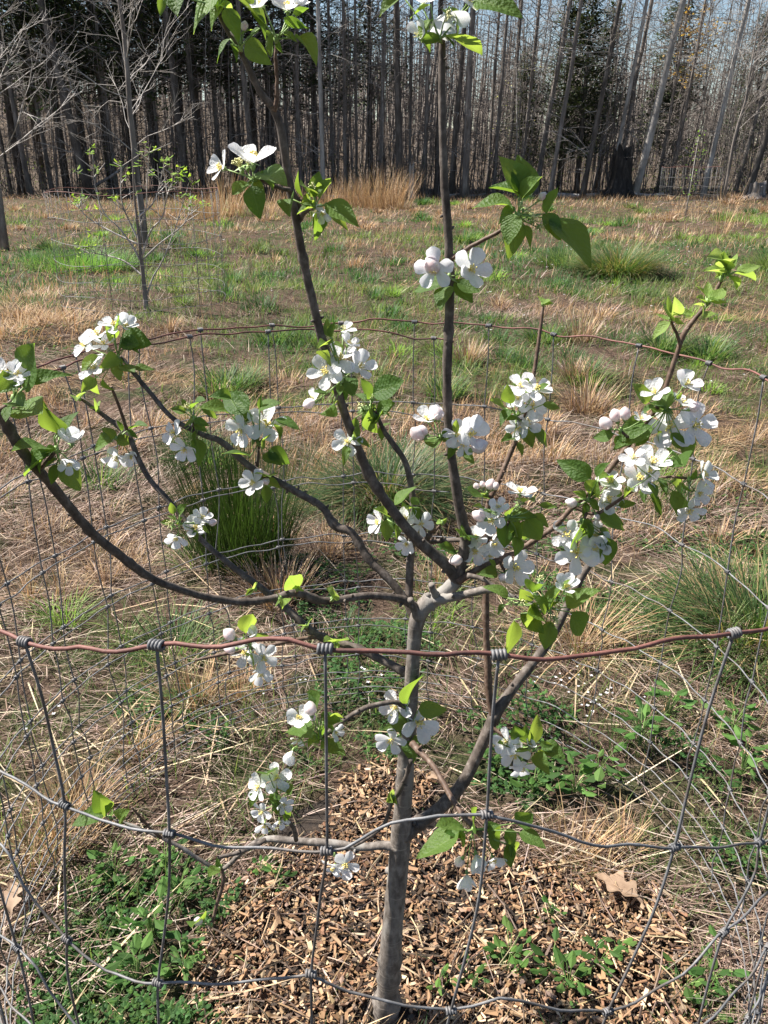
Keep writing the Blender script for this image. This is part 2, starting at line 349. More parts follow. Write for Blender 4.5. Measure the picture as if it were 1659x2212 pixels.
# standing dry grass
for n, y0, y1, pw, wk in ((14000, 1.3, 3.6, 0.6, 1.0), (56000, 3.4, 11, 0.8, 1.5), (80000, 10, 35.2, 0.8, 2.4)):
    x, y = wedge(n, y0, y1, pw); g = greenness(x, y); cl = fnoise(x, y, 1.6, 51)
    keep = (RNG.random(n) > g*0.8) & (cl > 0.43) & (fnoise(x, y, 4.0, 53) > 0.44) & ~in_mulch(x, y) & ~(in_clover(x, y) & (RNG.random(n) < 0.8))
    x, y, cl = x[keep], y[keep], cl[keep]; n = len(x)
    c = np.where((fnoise(x, y, 0.35, 61) > 0.5)[:, None], pick(ORANGE, n), pick(STRAW+THATCH, n))
    L = RNG.uniform(0.06, 0.22, n)*(0.55+1.6*(cl-0.43))*np.interp(y, [1, 3, 8, 36], [0.8, 0.8, 1.25, 1.7]); W = RNG.uniform(0.0014, 0.0034, n)*wk*(0.8+0.05*y)
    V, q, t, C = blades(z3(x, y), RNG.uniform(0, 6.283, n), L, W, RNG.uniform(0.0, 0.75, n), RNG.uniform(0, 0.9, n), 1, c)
    n_straw.add(V, q, t, C)
# green grass
for n, y0, y1, pw, wk in ((34000, 0.95, 3.6, 0.9, 1.0), (125000, 3.4, 11, 0.8, 1.4), (130000, 10, 35, 0.8, 2.4)):
    x, y = wedge(n, y0, y1, pw); g = greenness(x, y)
    keep = (RNG.random(n) < (g*0.95+0.02)*np.clip(2.6*fnoise(x, y, np.interp(5.0, [0, 1], [0, 1])*0+4.5, 77)-0.75, 0.06, 1)) & ~(in_mulch(x, y) & (RNG.random(n) < 0.985)); x, y = x[keep], y[keep]; n = len(x)
    pg = inpoly(x, y, PALEGREEN)[:, None]
    c = np.where(pg, pick(LIME, n), np.where((fnoise(x, y, 0.4, 71) > 0.55)[:, None], pick(DKGREEN, n), pick(GREEN, n)))
    L = RNG.uniform(0.035, 0.13, n)*np.interp(y, [1, 3, 8, 36], [0.85, 0.85, 1.1, 1.5])*(0.45+1.3*fnoise(x, y, 1.3, 75)**1.5)*1.25; W = RNG.uniform(0.0016, 0.004, n)*wk*(0.8+0.05*y)
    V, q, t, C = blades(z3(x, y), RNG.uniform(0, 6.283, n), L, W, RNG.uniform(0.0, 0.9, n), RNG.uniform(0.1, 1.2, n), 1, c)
    n_green.add(V, q, t, C)
n = 15000; x = RNG.uniform(8.5, 20, n); y = RNG.uniform(17, 26, n); k = inpoly(x, y, PALEGREEN); x, y = x[k], y[k]; n = len(x)
V, q, t, C = blades(z3(x, y), RNG.uniform(0, 6.283, n), RNG.uniform(0.12, 0.32, n), RNG.uniform(0.007, 0.013, n), RNG.uniform(0, 0.6, n), RNG.uniform(0.1, 0.8, n), 1, pick(LIME, n)); n_green.add(V, q, t, C)
n = 620; x, y = wedge(n, 0.95, 3.4, 0.6); kk = ~in_mulch(x, y) & ~(in_clover(x, y) & (RNG.random(n) < 0.75)); x, y = x[kk], y[kk]; n = len(x)
az = RNG.uniform(0, 6.283, n)
V, q, t, C = blades(z3(x, y, RNG.uniform(0.01, 0.035, n)), az, RNG.uniform(0.12, 0.34, n), RNG.uniform(0.003, 0.0065, n), RNG.uniform(1.2, 1.58, n), RNG.uniform(-0.2, 0.3, n), 3, pick([(0.56, 0.44, 0.28), (0.50, 0.38, 0.23), (0.60, 0.50, 0.35)], n), 1.0); n_straw.add(V, q, t, C)
# loose tufts that break up the field
for nT, pal, mbx, pw in ((330, None, n_green, 0.7), (300, STRAW+THATCH+ORANGE, n_straw, 0.7), (120, DKGREEN, n_green, 0.9)):
    tx, ty = wedge(nT, 2.3, 31, pw, 0.6, 0.5); gg = greenness(tx, ty)
    for k in range(nT):
        if (pal is None or pal is DKGREEN) != (gg[k] > 0.35 if pal is None else gg[k] > 0.2): continue
        y0 = ty[k]; R_ = random.uniform(0.04, 0.14)*(0.8+0.07*y0); n = int(random.uniform(50, 130)); a = RNG.uniform(0, 6.283, n); rd = np.sqrt(RNG.random(n))*R_; x = tx[k]+rd*np.cos(a); y = y0+rd*np.sin(a)
        V, q, t, C = blades(z3(x, y), a+RNG.normal(0, 0.6, n), RNG.uniform(0.5, 1.0, n)*random.uniform(0.10, 0.24)*(0.85+0.03*y0), RNG.uniform(0.7, 1.2, n)*(0.0018+0.0008*y0), np.clip(rd/R_*0.8+RNG.normal(0, 0.15, n), 0, 1.3), RNG.uniform(0.1, 1.2, n), 2 if y0 < 9 else 1, pick(pal if pal else random.choice([GREEN, DKGREEN, GREEN, LIME]), n)); mbx.add(V, q, t, C)
tag(obj('dry_grass', n_straw.mesh('dry_grass', m_straw)), 'matted and standing straw coloured dead grass', 'grass', kind='stuff')
tag(obj('green_grass', n_green.mesh('green_grass', m_grass)), 'short green spring grass growing through the straw', 'grass', kind='stuff')
# low broad-leaved weeds (clover, vetch)
def leaflets(P0, az, tilt, L, W, colr):
    """n small ovate leaflets, each 4 faces folded on the midrib"""
    n = len(P0); d = np.stack([np.cos(az)*np.cos(tilt), np.sin(az)*np.cos(tilt), np.sin(tilt)], 1)
    s = np.stack([-np.sin(az), np.cos(az), np.zeros(n)], 1); u = np.cross(d, s)*-1
    Lc, Wc = L[:, None], W[:, None]
    pts = [P0, P0+d*Lc*0.45-s*Wc+u*Wc*0.35, P0+d*Lc*0.5, P0+d*Lc*0.45+s*Wc+u*Wc*0.35, P0+d*Lc*0.85-s*Wc*0.6+u*Wc*0.15, P0+d*Lc*0.85+s*Wc*0.6+u*Wc*0.15, P0+d*Lc-u*Wc*0.2]
    V = np.stack(pts, 1).reshape(-1, 3); b_ = (np.arange(n)*7)[:, None]
    t = np.concatenate([b_+np.array([[0, 2, 1]]), b_+np.array([[0, 3, 2]]), b_+np.array([[6, 4, 2]]), b_+np.array([[6, 2, 5]])])
    q = np.concatenate([b_+np.array([[1, 2, 4, 4]])])[:, :3]; q2 = b_+np.array([[2, 3, 5]])
    return V, np.concatenate([t, q, q2]), np.repeat(colr, 7, 0)
wm = MB()
for n, y0, y1 in ((36000, 0.95, 3.4), (16000, 3.2, 8)):
    x, y = wedge(n, y0, y1, 0.9); cl = in_clover(x, y); pt = fnoise(x, y, 1.4, 81)
    keep = ((cl & (fnoise(x, y, 6, 83) > np.where(inpoly(x, y, CLOV_L), 0.34, 0.47))) | ((pt > 0.67) & ~in_mulch(x, y))) & (RNG.random(n) < 0.9); x, y, cl = x[keep], y[keep], cl[keep]; n = len(x)
    hgt = RNG.random(n)**0.7*0.10*np.where(cl, 0.15+1.5*vnoise(x, y, 5, 85)**1.6, 0.35)+0.005
    for k in range(3):
        az = RNG.uniform(0, 6.283, n)
        V, t, C = leaflets(z3(x, y, hgt), az, RNG.uniform(-0.3, 0.6, n), RNG.uniform(0.009, 0.022, n)*(0.7+0.12*y), RNG.uniform(0.0035, 0.007, n)*(0.7+0.12*y), pick(DKGREEN+[(0.04, 0.09, 0.022), (0.075, 0.14, 0.035)], n, 0.35))
        wm.add(V, None, t, C)
tag(obj('ground_cover_weeds', wm.mesh('ground_cover_weeds', m_weed, False)), 'low dark green clover like weeds spreading over the ground', 'weeds', kind='stuff')
# scattered tiny white flowers
fm = MB(); fl = []
for (u, v, r, k) in ((1270, 1530, 60, 26), (1180, 1500, 45, 10), (770, 1480, 50, 5), (560, 1500, 60, 5), (1380, 560, 90, 34), (1150, 590, 120, 40), (1420, 600, 100, 30), (700, 620, 150, 18), (1300, 700, 120, 18), (1000, 620, 60, 12), (1620, 800, 60, 8), (70, 1600, 60, 3)):
    for _ in range(k):
        p = G(u+random.gauss(0, r), v+random.gauss(0, r*0.35)); fl.append((p.x, p.y, gzf(p.x, p.y)+random.uniform(0.03, 0.07)))
for p in fl:
    p = np.array(p); r = random.uniform(0.003, 0.0055)*(1+0.25*max(0, p[1]-2)); a0 = random.random()*6
    for k in range(4):
        a = a0+k*1.571; d = np.array([math.cos(a), math.sin(a), 0.25]); s = np.array([-math.sin(a), math.cos(a), 0])
        fm.add([p, p+d*r*0.7+s*r*0.4, p+d*r*1.2, p+d*r*0.7-s*r*0.4], [[0, 1, 2, 3]], None, (0.82, 0.82, 0.84))
tag(obj('tiny_white_flowers', fm.mesh('tiny_white_flowers', m_flower, False)), 'tiny white wild flowers sprinkled in the grass', 'flowers', kind='stuff')

# ------------------------------------------------------------------ mulch of wood chips round the trunk
pl = MULCH; cxy = pl.mean(0); ring = np.concatenate([np.linspace(pl[k], pl[(k+1) % len(pl)], 8, endpoint=False) for k in range(len(pl))])
mb = MB(); rows = []
for s_, dz in ((1.0, 0.0), (0.85, 0.012), (0.6, 0.02), (0.3, 0.024), (0.02, 0.026)):
    r = cxy+(ring-cxy)*s_; rows.append(np.stack([r[:, 0], r[:, 1], gz(r[:, 0], r[:, 1])+dz-0.004*(s_ == 1.0)], 1))
nr = len(ring); ii = np.arange(nr); q = np.concatenate([np.stack([k*nr+ii, k*nr+(ii+1) % nr, (k+1)*nr+(ii+1) % nr, (k+1)*nr+ii], 1) for k in range(4)])
mb.add(np.vstack(rows), q); bed = tag(obj('mulch_bed', mb.mesh('mulch_bed', m_mulch)), 'bed of brown wood chip mulch round the apple trunk', kind='structure')
CHIP = [(0.27, 0.158, 0.085), (0.19, 0.107, 0.057), (0.115, 0.064, 0.036), (0.34, 0.222, 0.13), (0.065, 0.038, 0.023), (0.46, 0.345, 0.225), (0.22, 0.132, 0.074), (0.12, 0.085, 0.062), (0.15, 0.083, 0.045)]
box_q = np.array([[0, 1, 3, 2], [4, 6, 7, 5], [0, 4, 5, 1], [2, 3, 7, 6], [0, 2, 6, 4], [1, 5, 7, 3]])
def chip_verts(L, W, H):
    V = np.array([[sx_*L*0.5, sy*W*0.5, sz*H*0.5] for sx_ in (-1, 1) for sy in (-1, 1) for sz in (-1, 1)])
    V[::2, :2] *= (k_ := RNG.uniform(0.5, 1.2, (4, 1))); V[1::2, :2] *= k_*RNG.uniform(0.85, 1.0, (4, 1)); V[:, 2] += RNG.uniform(-0.3, 0.3, 8)*H; return V
def mulch_z(x, y):
    return gzf(x, y)+0.018
x = RNG.uniform(pl[:, 0].min()-0.1, pl[:, 0].max()+0.1, 30000); y = RNG.uniform(max(0.85, pl[:, 1].min()), pl[:, 1].max()+0.1, 30000)
a_, b__ = wob(x, y, 0.13, 5); kk = inpoly(a_, b__, MULCH) & off_tree(x, y) & (y > 0.85); x, y = x[kk][:13000], y[kk][:13000]
sm = MB(); chips = []
for k in range(len(x)):
    L = random.uniform(0.006, 0.045)*random.uniform(0.3, 1)**1.3+0.004; W = random.uniform(0.0025, 0.0105); H = random.uniform(0.0012, 0.004)
    R = np.array(Matrix.Rotation(random.uniform(0, 6.283), 3, 'Z') @ Matrix.Rotation(random.gauss(0, 0.28), 3, 'Y') @ Matrix.Rotation(random.gauss(0, 0.4), 3, 'X'))
    if k % 5 > 1: L *= 0.55; W *= 0.55; H *= 0.6
    V = chip_verts(L, W, H) @ R.T; c = pick(CHIP, 1, 0.3)[0]
    pos = np.array([x[k], y[k], mulch_z(x[k], y[k])+random.uniform(-0.004, 0.022)])
    u_, v_ = proj(*pos)
    if L > 0.017 and len(chips) < 300 and 0 < u_ < 1659 and v_ < 2212: chips.append((pos, V, c))
    else: sm.add(V+pos, box_q, None, c)
for k in range(420):      # bits of rotted leaf, straw and twig in the mulch
    i_ = RNG.integers(0, len(x)); p = np.array([x[i_], y[i_], mulch_z(x[i_], y[i_])+random.uniform(0.012, 0.03)]); a = random.uniform(0, 6.283); d = np.array([math.cos(a), math.sin(a), random.gauss(0, 0.15)]); e_ = np.array([-math.sin(a), math.cos(a), random.gauss(0, 0.25)])
    if k % 2: r = random.uniform(0.004, 0.010); sm.add([p-d*r*1.3, p+e_*r*0.7, p+d*r*1.2+np.array([0, 0, r*0.4]), p-e_*r*0.6, p+np.array([0, 0, r*0.25])], None, [[0, 3, 4], [3, 2, 4], [2, 1, 4], [1, 0, 4]], pick([(0.20, 0.135, 0.09), (0.13, 0.088, 0.06), (0.26, 0.185, 0.13)], 1)[0])
    else: r = random.uniform(0.02, 0.07); sm.tube([p-d*r, p+np.array([0, 0, 0.004]), p+d*r+e_*r*0.15], random.uniform(0.0009, 0.002), 4, c=pick([(0.16, 0.11, 0.085), (0.42, 0.31, 0.19), (0.10, 0.07, 0.05)], 1)[0])
tag(obj('wood_chips', sm.mesh('wood_chips', m_chip, False), bed), kind='stuff')
cv = []
for k in range(40):
    c = CHIP[(k*3) % len(CHIP)]; L = RNG.uniform(0.018, 0.042); V = chip_verts(L, RNG.uniform(0.005, 0.012), RNG.uniform(0.002, 0.005))
    cv.append(mk_mesh('wood_chip', V, [box_q], m_chip, np.tile(c, (8, 1)), None, None, False))
for k, (pos, V, c) in enumerate(chips):
    o = obj('wood_chip', cv[k % 40], bed, pos+np.array([0, 0, 0.006])); o.rotation_euler = (random.gauss(0, 0.3), random.gauss(0, 0.25), random.uniform(0, 6.283))
# ------------------------------------------------------------------ the wood behind the field
def unit(v): v = np.asarray(v, float); return v/(np.linalg.norm(v)+1e-9)
def trunk_mesh(name, H, crook, mat, seed, sides=9):
    r = np.random.default_rng(seed); zs = np.linspace(-0.15, H, 15); off = np.cumsum(r.normal(0, crook, (15, 2)), 0); off -= off[0]
    pts = np.c_[off, zs]; rad = np.interp(zs, [-0.15, 0.15, 0.7, H], [1.45, 1.2, 1.0, 0.42])
    mb = MB(); mb.tube(pts*np.array([1, 1, 1]), rad*0.1, sides); return mb.mesh(name, mat), pts
def grow(mb, p, d, L, r, lev, rs, nsub=3, sides=3, droop=0.0, spread=0.8, c=None):
    n = 5 if lev > 0 else 4; pts = [np.array(p, float)]; d = unit(d)
    for k in range(n-1):
        d = unit(d+rs.normal(0, 0.14, 3)+np.array([0, 0, droop])); pts.append(pts[-1]+d*L/(n-1))
    mb.tube(pts, np.linspace(r, r*0.45, n), sides, c=c, cap=False)
    if lev > 0:
        for k in range(nsub):
            f = rs.uniform(0.25, 1.0); idx = min(int(f*(n-1)), n-2); q_ = pts[idx]+(pts[idx+1]-pts[idx])*(f*(n-1)-idx)
            dd = unit(unit(pts[idx+1]-pts[idx])+rs.normal(0, spread, 3)*np.array([1, 1, 0.7]))
            grow(mb, q_, dd, L*rs.uniform(0.35, 0.65), r*0.55, lev-1, rs, nsub, sides, droop, spread, c)
H0 = 15.0; TV = {}
for kind, mat in (('grey', m_fbark), ('pale', m_pbark), ('dark', m_dbark)):
    TV[kind] = [trunk_mesh('trunk', H0, 0.008*(1+0.7*k), mat, 100+k+hash(kind) % 1 + {'grey': 0, 'pale': 20, 'dark': 40}[kind]) for k in range(4)]
BV = []
for k in range(8):
    rs = np.random.default_rng(300+k); mb = MB(); ptsv = TV['grey'][k % 4][1]; mb.tube(ptsv[1:], 0.02, 4)
    for j in range(62):
        z = rs.uniform(0.8, 14.5) if j > 10 else rs.uniform(4.5, 14); az = rs.uniform(0, 6.283); up = rs.uniform(-0.15, 0.8)
        px_ = np.interp(z, ptsv[:, 2], ptsv[:, 0]); py_ = np.interp(z, ptsv[:, 2], ptsv[:, 1])
        grow(mb, (px_, py_, z), (math.cos(az), math.sin(az), up), rs.uniform(0.5, 1.5)*(1.0 if z < 4 else 1.5), rs.uniform(0.007, 0.018), 1 if j % 3 else 2, rs, 3)
    BV.append((mb.mesh('branches', m_twig if k % 3 == 0 else m_btwig), mb))
def forest_tree(u, Y, wpx, kind, lean, label, group, var, name='forest_tree', loc=None, br=True, hscale=1.0):
    x = (u-CU)/FP*depth(Vector((0, Y, 0.5))) if loc is None else loc[0]
    z = gzf(x, Y); r = wpx*0.5/FP*depth(Vector((0, Y, 1.5)))
    e = empty(name, (x, Y, z), label, 'tree', group); e.rotation_euler = (random.gauss(0, 0.015), lean, 0)
    t_ = obj('trunk', TV[kind][var % 4][0], e); s = r/0.1; t_.scale = (s, s, hscale); t_.rotation_euler.z = random.uniform(0, 6.28)
    if br:
        b_ = obj('branches', BV[var % 8][0], e); b_.rotation_euler.z = random.uniform(0, 6.28); b_.scale = (1, 1, hscale)
    return e
EDGE = [  # u at ground, distance, width in view pixels, bark, lean (rad, + right), label
 (192, 33.5, 24, 'dark', -0.125, 'dark trunk leaning left behind the spreading bare sapling'),
 (62, 34.5, 15, 'grey', -0.05, None), (402, 34, 19, 'dark', -0.03, None), (438, 35, 14, 'dark', -0.02, None), (476, 37, 9, 'grey', 0, None), (522, 36, 11, 'dark', 0.01, None),
 (548, 35, 15, 'grey', -0.02, None), (652, 35, 12, 'grey', -0.02, None), (698, 33.4, 13, 'pale', -0.003, 'slim pale grey trunk with a bright sunlit left edge'), (746, 35, 12, 'grey', 0.0, None), (771, 36, 8, 'grey', 0, None),
 (822, 35, 12, 'grey', 0.012, None), (864, 33.6, 19, 'dark', -0.02, 'thick black trunk standing beside the dry broomsedge'), (884, 36, 8, 'grey', 0, None), (914, 35, 12, 'grey', 0.03, None), (944, 35, 17, 'dark', 0, None),
 (976, 34, 17, 'dark', 0.05, None), (1005, 33.6, 19, 'grey', 0.008, None), (1052, 36, 9, 'grey', 0.03, None), (1068, 35, 10, 'grey', 0.035, None), (1096, 36, 10, 'grey', 0.02, None),
 (1124, 35, 11, 'grey', 0.05, None), (1190, 33.2, 13, 'grey', 0.09, None), (1160, 34.5, 15, 'grey', 0.10, None), (1260, 33.0, 15, 'dark', 0.10, None), (1318, 34, 12, 'pale', 0.10, 'slim pale trunk rising just left of the black stump'), (1330, 36, 12, 'grey', 0.10, None),
 (1372, 33.4, 20, 'pale', 0.135, 'thick pale trunk leaning right beside the black stump'), (1422, 36, 9, 'grey', 0.05, None), (1450, 35, 9, 'grey', 0.06, None), (1522, 33.6, 14, 'pale', 0.10, 'light grey trunk right of the distant caged sapling'),
 (1565, 35, 10, 'grey', 0.10, None), (1590, 34.5, 12, 'grey', 0.14, None), (1618, 32.8, 18, 'dark', 0.17, None), (1655, 34, 16, 'dark', 0.08, None), (-40, 34, 16, 'grey', -0.05, None), (20, 36, 10, 'dark', -0.03, None), (110, 36, 12, 'grey', -0.02, None),
 (250, 35.5, 11, 'grey', 0, None), (300, 36.5, 13, 'dark', 0.0, None), (350, 36, 9, 'grey', 0, None), (590, 36, 9, 'dark', 0, None), (620, 37, 10, 'grey', 0.01, None), (720, 37, 8, 'grey', 0, None), (1720, 34, 16, 'grey', 0.1, None), (1790, 35, 14, 'grey', 0.1, None)]
KL = {'grey': 'bare grey barked tree standing along the edge of the wood', 'dark': 'bare dark trunked tree standing along the edge of the wood', 'pale': 'bare pale barked tree along the edge of the wood'}
for k, (u, Y, wp, kd, ln, lb) in enumerate(EDGE):
    forest_tree(u, Y, wp*0.78, kd, ln, lb or KL[kd], None if lb else kd+' trees along the wood edge', k)
for k in range(190):
    Y = 36.5+46*(k/190)**1.25+random.uniform(0, 1.2); hw = 0.52*Y+3; x = random.uniform(-hw, hw); kd = random.choice(['grey', 'grey', 'dark', 'pale'])
    lab = {'grey': 'thin bare grey tree deeper inside the wood', 'dark': 'thin bare dark tree deeper inside the wood', 'pale': 'thin bare pale tree deeper inside the wood'}[kd]
    forest_tree(0, Y, 0, kd, random.gauss(0.03, 0.05), lab, kd+' trees deep in the wood', k+3, loc=(x,), br=True).children[0].scale = (lambda s: (s, s, 1.1))(random.uniform(0.35, 0.85))
# far wood: a mass of thin stems and twigs up the rise
rs = np.random.default_rng(5); mb = MB()
for k in range(1500):
    y = rs.uniform(58, 118); hw = 0.5*y+6; x = rs.uniform(-hw, hw); z = gzf(x, y); h = rs.uniform(5, 11)*np.interp(x, [-30, 0, 25], [1, 0.9, 0.75]); r = rs.uniform(0.04, 0.12); ln = rs.normal(0.03, 0.06)
    mb.tube([(x, y, z-0.2), (x+ln*h*0.5, y, z+h*0.5), (x+ln*h, y, z+h)], [r, r*0.8, r*0.4], 4, cap=False)
    for j in range(5):
        zz = rs.uniform(1, h); p = np.array([x+ln*zz, y, z+zz]); a = rs.uniform(0, 6.283); L = rs.uniform(0.8, 2.6)
        d = np.array([math.cos(a), math.sin(a)*0.4, rs.uniform(0, 0.9)]); mb.tube([p, p+d*L*0.5, p+d*L+np.array([0, 0, rs.normal(0, 0.3)])], [0.035, 0.025, 0.012], 3, cap=False)
tag(obj('distant_wood', mb.mesh('distant_wood', m_btwig)), 'mass of thin bare stems on the rise behind the wood', 'wood', kind='stuff')
# brush and thin saplings under the trees
mb = MB(); gm = MB()
for k in range(1100):
    y = 33.6+rs.exponential(6); x = rs.uniform(-1, 1)*(0.52*y+2); z = gzf(x, y); h = rs.uniform(0.6, 3.6); a = rs.uniform(0, 6.283)
    d = np.array([math.cos(a)*0.35, math.sin(a)*0.35, 1]); L = h
    pts = [np.array([x, y, z-0.03])]
    for j in range(3): d = unit(d+rs.normal(0, 0.25, 3)); pts.append(pts[-1]+d*L/3)
    mb.tube(pts, [0.014, 0.011, 0.008, 0.004], 3, cap=False)
    for j in range(3):
        p = pts[rs.integers(1, 3)]; d2 = unit(d+rs.normal(0, 0.8, 3)); mb.tube([p, p+d2*L*0.2, p+d2*L*0.4+rs.normal(0, 0.1, 3)], [0.008, 0.006, 0.003], 3, cap=False)
sp_ = MB()
for k in range(820):
    y = 33.8+rs.exponential(9); x = rs.uniform(-1, 1)*(0.52*y+2); z = gzf(x, y); h = rs.uniform(2.5, 9.0); ln = rs.normal(0.04, 0.08); r = rs.uniform(0.010, 0.032); p0 = np.array([x, y, z-0.05]); pts = [p0]
    for j in range(4): pts.append(pts[-1]+np.array([ln*h/4+rs.normal(0, 0.05), rs.normal(0, 0.05), h/4]))
    sp_.tube(pts, np.linspace(r, r*0.35, 5), 4, cap=False)
    for j in range(9):
        i_ = rs.integers(1, 4); p = pts[i_]+(pts[i_+1]-pts[i_])*rs.random(); a = rs.uniform(0, 6.283); L = rs.uniform(0.4, 1.5); d = np.array([math.cos(a), math.sin(a), rs.uniform(-0.1, 0.9)])
        m1 = p+d*L*0.5; m2 = p+d*L+rs.normal(0, 0.12, 3); sp_.tube([p, m1, m2], [0.009, 0.007, 0.003], 3, cap=False); sp_.tube([m1, m1+unit(d+rs.normal(0, 0.6, 3))*L*0.4], [0.006, 0.003], 3, cap=False)
tag(obj('thin_woodland_stems', sp_.mesh('thin_woodland_stems', m_btwig)), 'tangle of thin pale stems and twigs among the trunks', 'brush', kind='stuff')
tag(obj('woodland_brush', mb.mesh('woodland_brush', m_btwig)), 'tangle of thin brown brush along the foot of the wood', 'brush', kind='stuff')
n = 14000; y = 33.8+RNG.exponential(5, n); x = RNG.uniform(-1, 1, n)*(0.52*y+2); kk = fnoise(x, y, 0.35, 91) > 0.47; x, y = x[kk], y[kk]; n = len(x)
V, t_, C = leaflets(z3(x, y, RNG.uniform(0.05, 1.9, n)*fnoise(x, y, 0.6, 93)*1.6), RNG.uniform(0, 6.283, n), RNG.uniform(-0.6, 0.8, n), RNG.uniform(0.04, 0.10, n), RNG.uniform(0.018, 0.04, n), pick([(0.10, 0.14, 0.045), (0.075, 0.10, 0.035), (0.15, 0.19, 0.06), (0.06, 0.08, 0.03)], n))
gm.add(V, None, t_, C); tag(obj('undergrowth_leaves', gm.mesh('undergrowth_leaves', m_weed, False)), 'thin green new leaves in the brush of the wood', 'undergrowth', kind='stuff')
# evergreens
def evergreen(seed, H, zlo, wmax, tint, nb=150, bare=0.0):
    rs = np.random.default_rng(seed); fb = MB(); tb = MB(); tb.tube([(0, 0, -0.2), (0.03, 0, H*0.5), (0, 0, H)], [0.16, 0.11, 0.02], 7)
    P0, AZ, LL, WW, TT = [], [], [], [], []
    for k in range(nb):
        f = rs.random()**0.9; z = zlo+(H-zlo)*f; L = wmax*(1-0.75*f)*rs.uniform(0.55, 1.1); a = rs.uniform(0, 6.283); up = rs.uniform(-0.25, 0.35)
        d = np.array([math.cos(a), math.sin(a), up]); tip = np.array([0, 0, z])+d*L+np.array([0, 0, -0.08*L*L])
        tb.tube([(0, 0, z), np.array([0, 0, z])+d*L*0.5, tip], [0.025, 0.015, 0.006], 3, cap=False)
        m = int(26*L/wmax)+8
        for j in range(m):
            g = rs.uniform(0.25, 1.05); p = np.array([0, 0, z])+d*L*g+np.array([0, 0, -0.08*L*L*g*g])+rs.normal(0, 0.10+0.05*L, 3)
            P0.append(p); AZ.append(a+rs.normal(0, 0.9)); LL.append(rs.uniform(0.16, 0.42)); WW.append(rs.uniform(0.03, 0.075)); TT.append(rs.uniform(-0.5, 0.7))
    n = len(P0); V, t_, C = leaflets(np.array(P0), np.array(AZ), np.array(TT), np.array(LL), np.array(WW), pick(tint, n, 0.35)); fb.add(V, None, t_, C)
    return fb.mesh('crown', m_needle, False), tb.mesh('trunk', m_dbark)
PINE = [(0.045, 0.068, 0.026), (0.06, 0.085, 0.03), (0.035, 0.052, 0.022)]; CEDAR = [(0.05, 0.065, 0.028), (0.035, 0.05, 0.022), (0.07, 0.08, 0.035)]
EV = [evergreen(1, 15, 4.2, 3.4, PINE, 210), evergreen(2, 14, 3.4, 3.0, PINE, 200), evergreen(3, 9, 1.6, 2.1, CEDAR, 150), evergreen(4, 11, 2.6, 2.4, CEDAR, 160)]
for k, (u, Y, v_, s) in enumerate([(30, 36, 0, 1.0), (130, 35.5, 1, 1.0), (230, 37, 0, 1.05), (330, 36, 1, 1.0), (430, 36.5, 0, 1.0), (500, 38, 1, 1.1), (585, 37, 0, 0.95), (-80, 36, 1, 1), (680, 40, 1, 0.9), (800, 43, 0, 0.85), (80, 41, 0, 1.1), (280, 42, 1, 1.1), (395, 42, 0, 1.1), (180, 39, 1, 1), (550, 43, 0, 1.1)]):
    x = (u-CU)/FP*depth(Vector((0, Y, 2))); e = empty('pine_tree', (x, Y, gzf(x, Y)), 'dark green pine filling the shaded side of the wood', 'tree', 'dark pines in the wood'); e.scale = (s, s, s); e.rotation_euler.z = random.uniform(0, 6.28)
    obj('crown', EV[v_][0], e); obj('trunk', EV[v_][1], e)
for (u, Y, v_, s) in [(1255, 35, 2, 0.75), (1215, 37, 2, 0.8), (1130, 36.5, 2, 0.55), (1300, 41, 2, 0.8), (1440, 41, 2, 0.9), (1620, 43, 2, 0.8)]:
    x = (u-CU)/FP*depth(Vector((0, Y, 2))); e = empty('cedar_tree', (x, Y, gzf(x, Y)), 'shorter dull green cedar between the bare trunks', 'tree', 'cedars between the bare trunks'); e.scale = (s, s, s); e.rotation_euler.z = random.uniform(0, 6.28)
    obj('crown', EV[v_][0], e); obj('trunk', EV[v_][1], e)
# beech with last year's tan leaves
rs = np.random.default_rng(77); bm_, lm_ = MB(), MB(); x = (1430-CU)/FP*34.5; e = empty('beech_tree', (x, 36.0, gzf(x, 36)), 'small bare tree still holding tan dead leaves beside the pale leaning trunk', 'tree')
bm_.tube([(0, 0, -0.1), (0.1, 0, 3), (0.5, 0, 6.5)], [0.06, 0.05, 0.02], 6); P0 = []
for k in range(26):
    z = rs.uniform(3.9, 6.2); a = rs.uniform(0, 6.283); d = np.array([math.cos(a), math.sin(a), rs.uniform(0, 0.4)]); L = rs.uniform(0.7, 1.7); p = np.array([0.1+(z-3)*0.11, 0, z])
    bm_.tube([p, p+d*L*0.5, p+d*L], [0.015, 0.01, 0.004], 3, cap=False)
    for j in range(16): P0.append(p+d*L*rs.uniform(0.3, 1.0)+rs.normal(0, 0.10, 3))
n = len(P0); V, t_, C = leaflets(np.array(P0), rs.uniform(0, 6.283, n), rs.uniform(-1, 0.2, n), rs.uniform(0.08, 0.14, n), rs.uniform(0.03, 0.05, n), pick([(0.50, 0.33, 0.14), (0.42, 0.27, 0.11)], n)); lm_.add(V, None, t_, C)
obj('trunk', bm_.mesh('trunk', m_fbark), e); obj('dead_leaves', lm_.mesh('dead_leaves', m_weed, False), e)
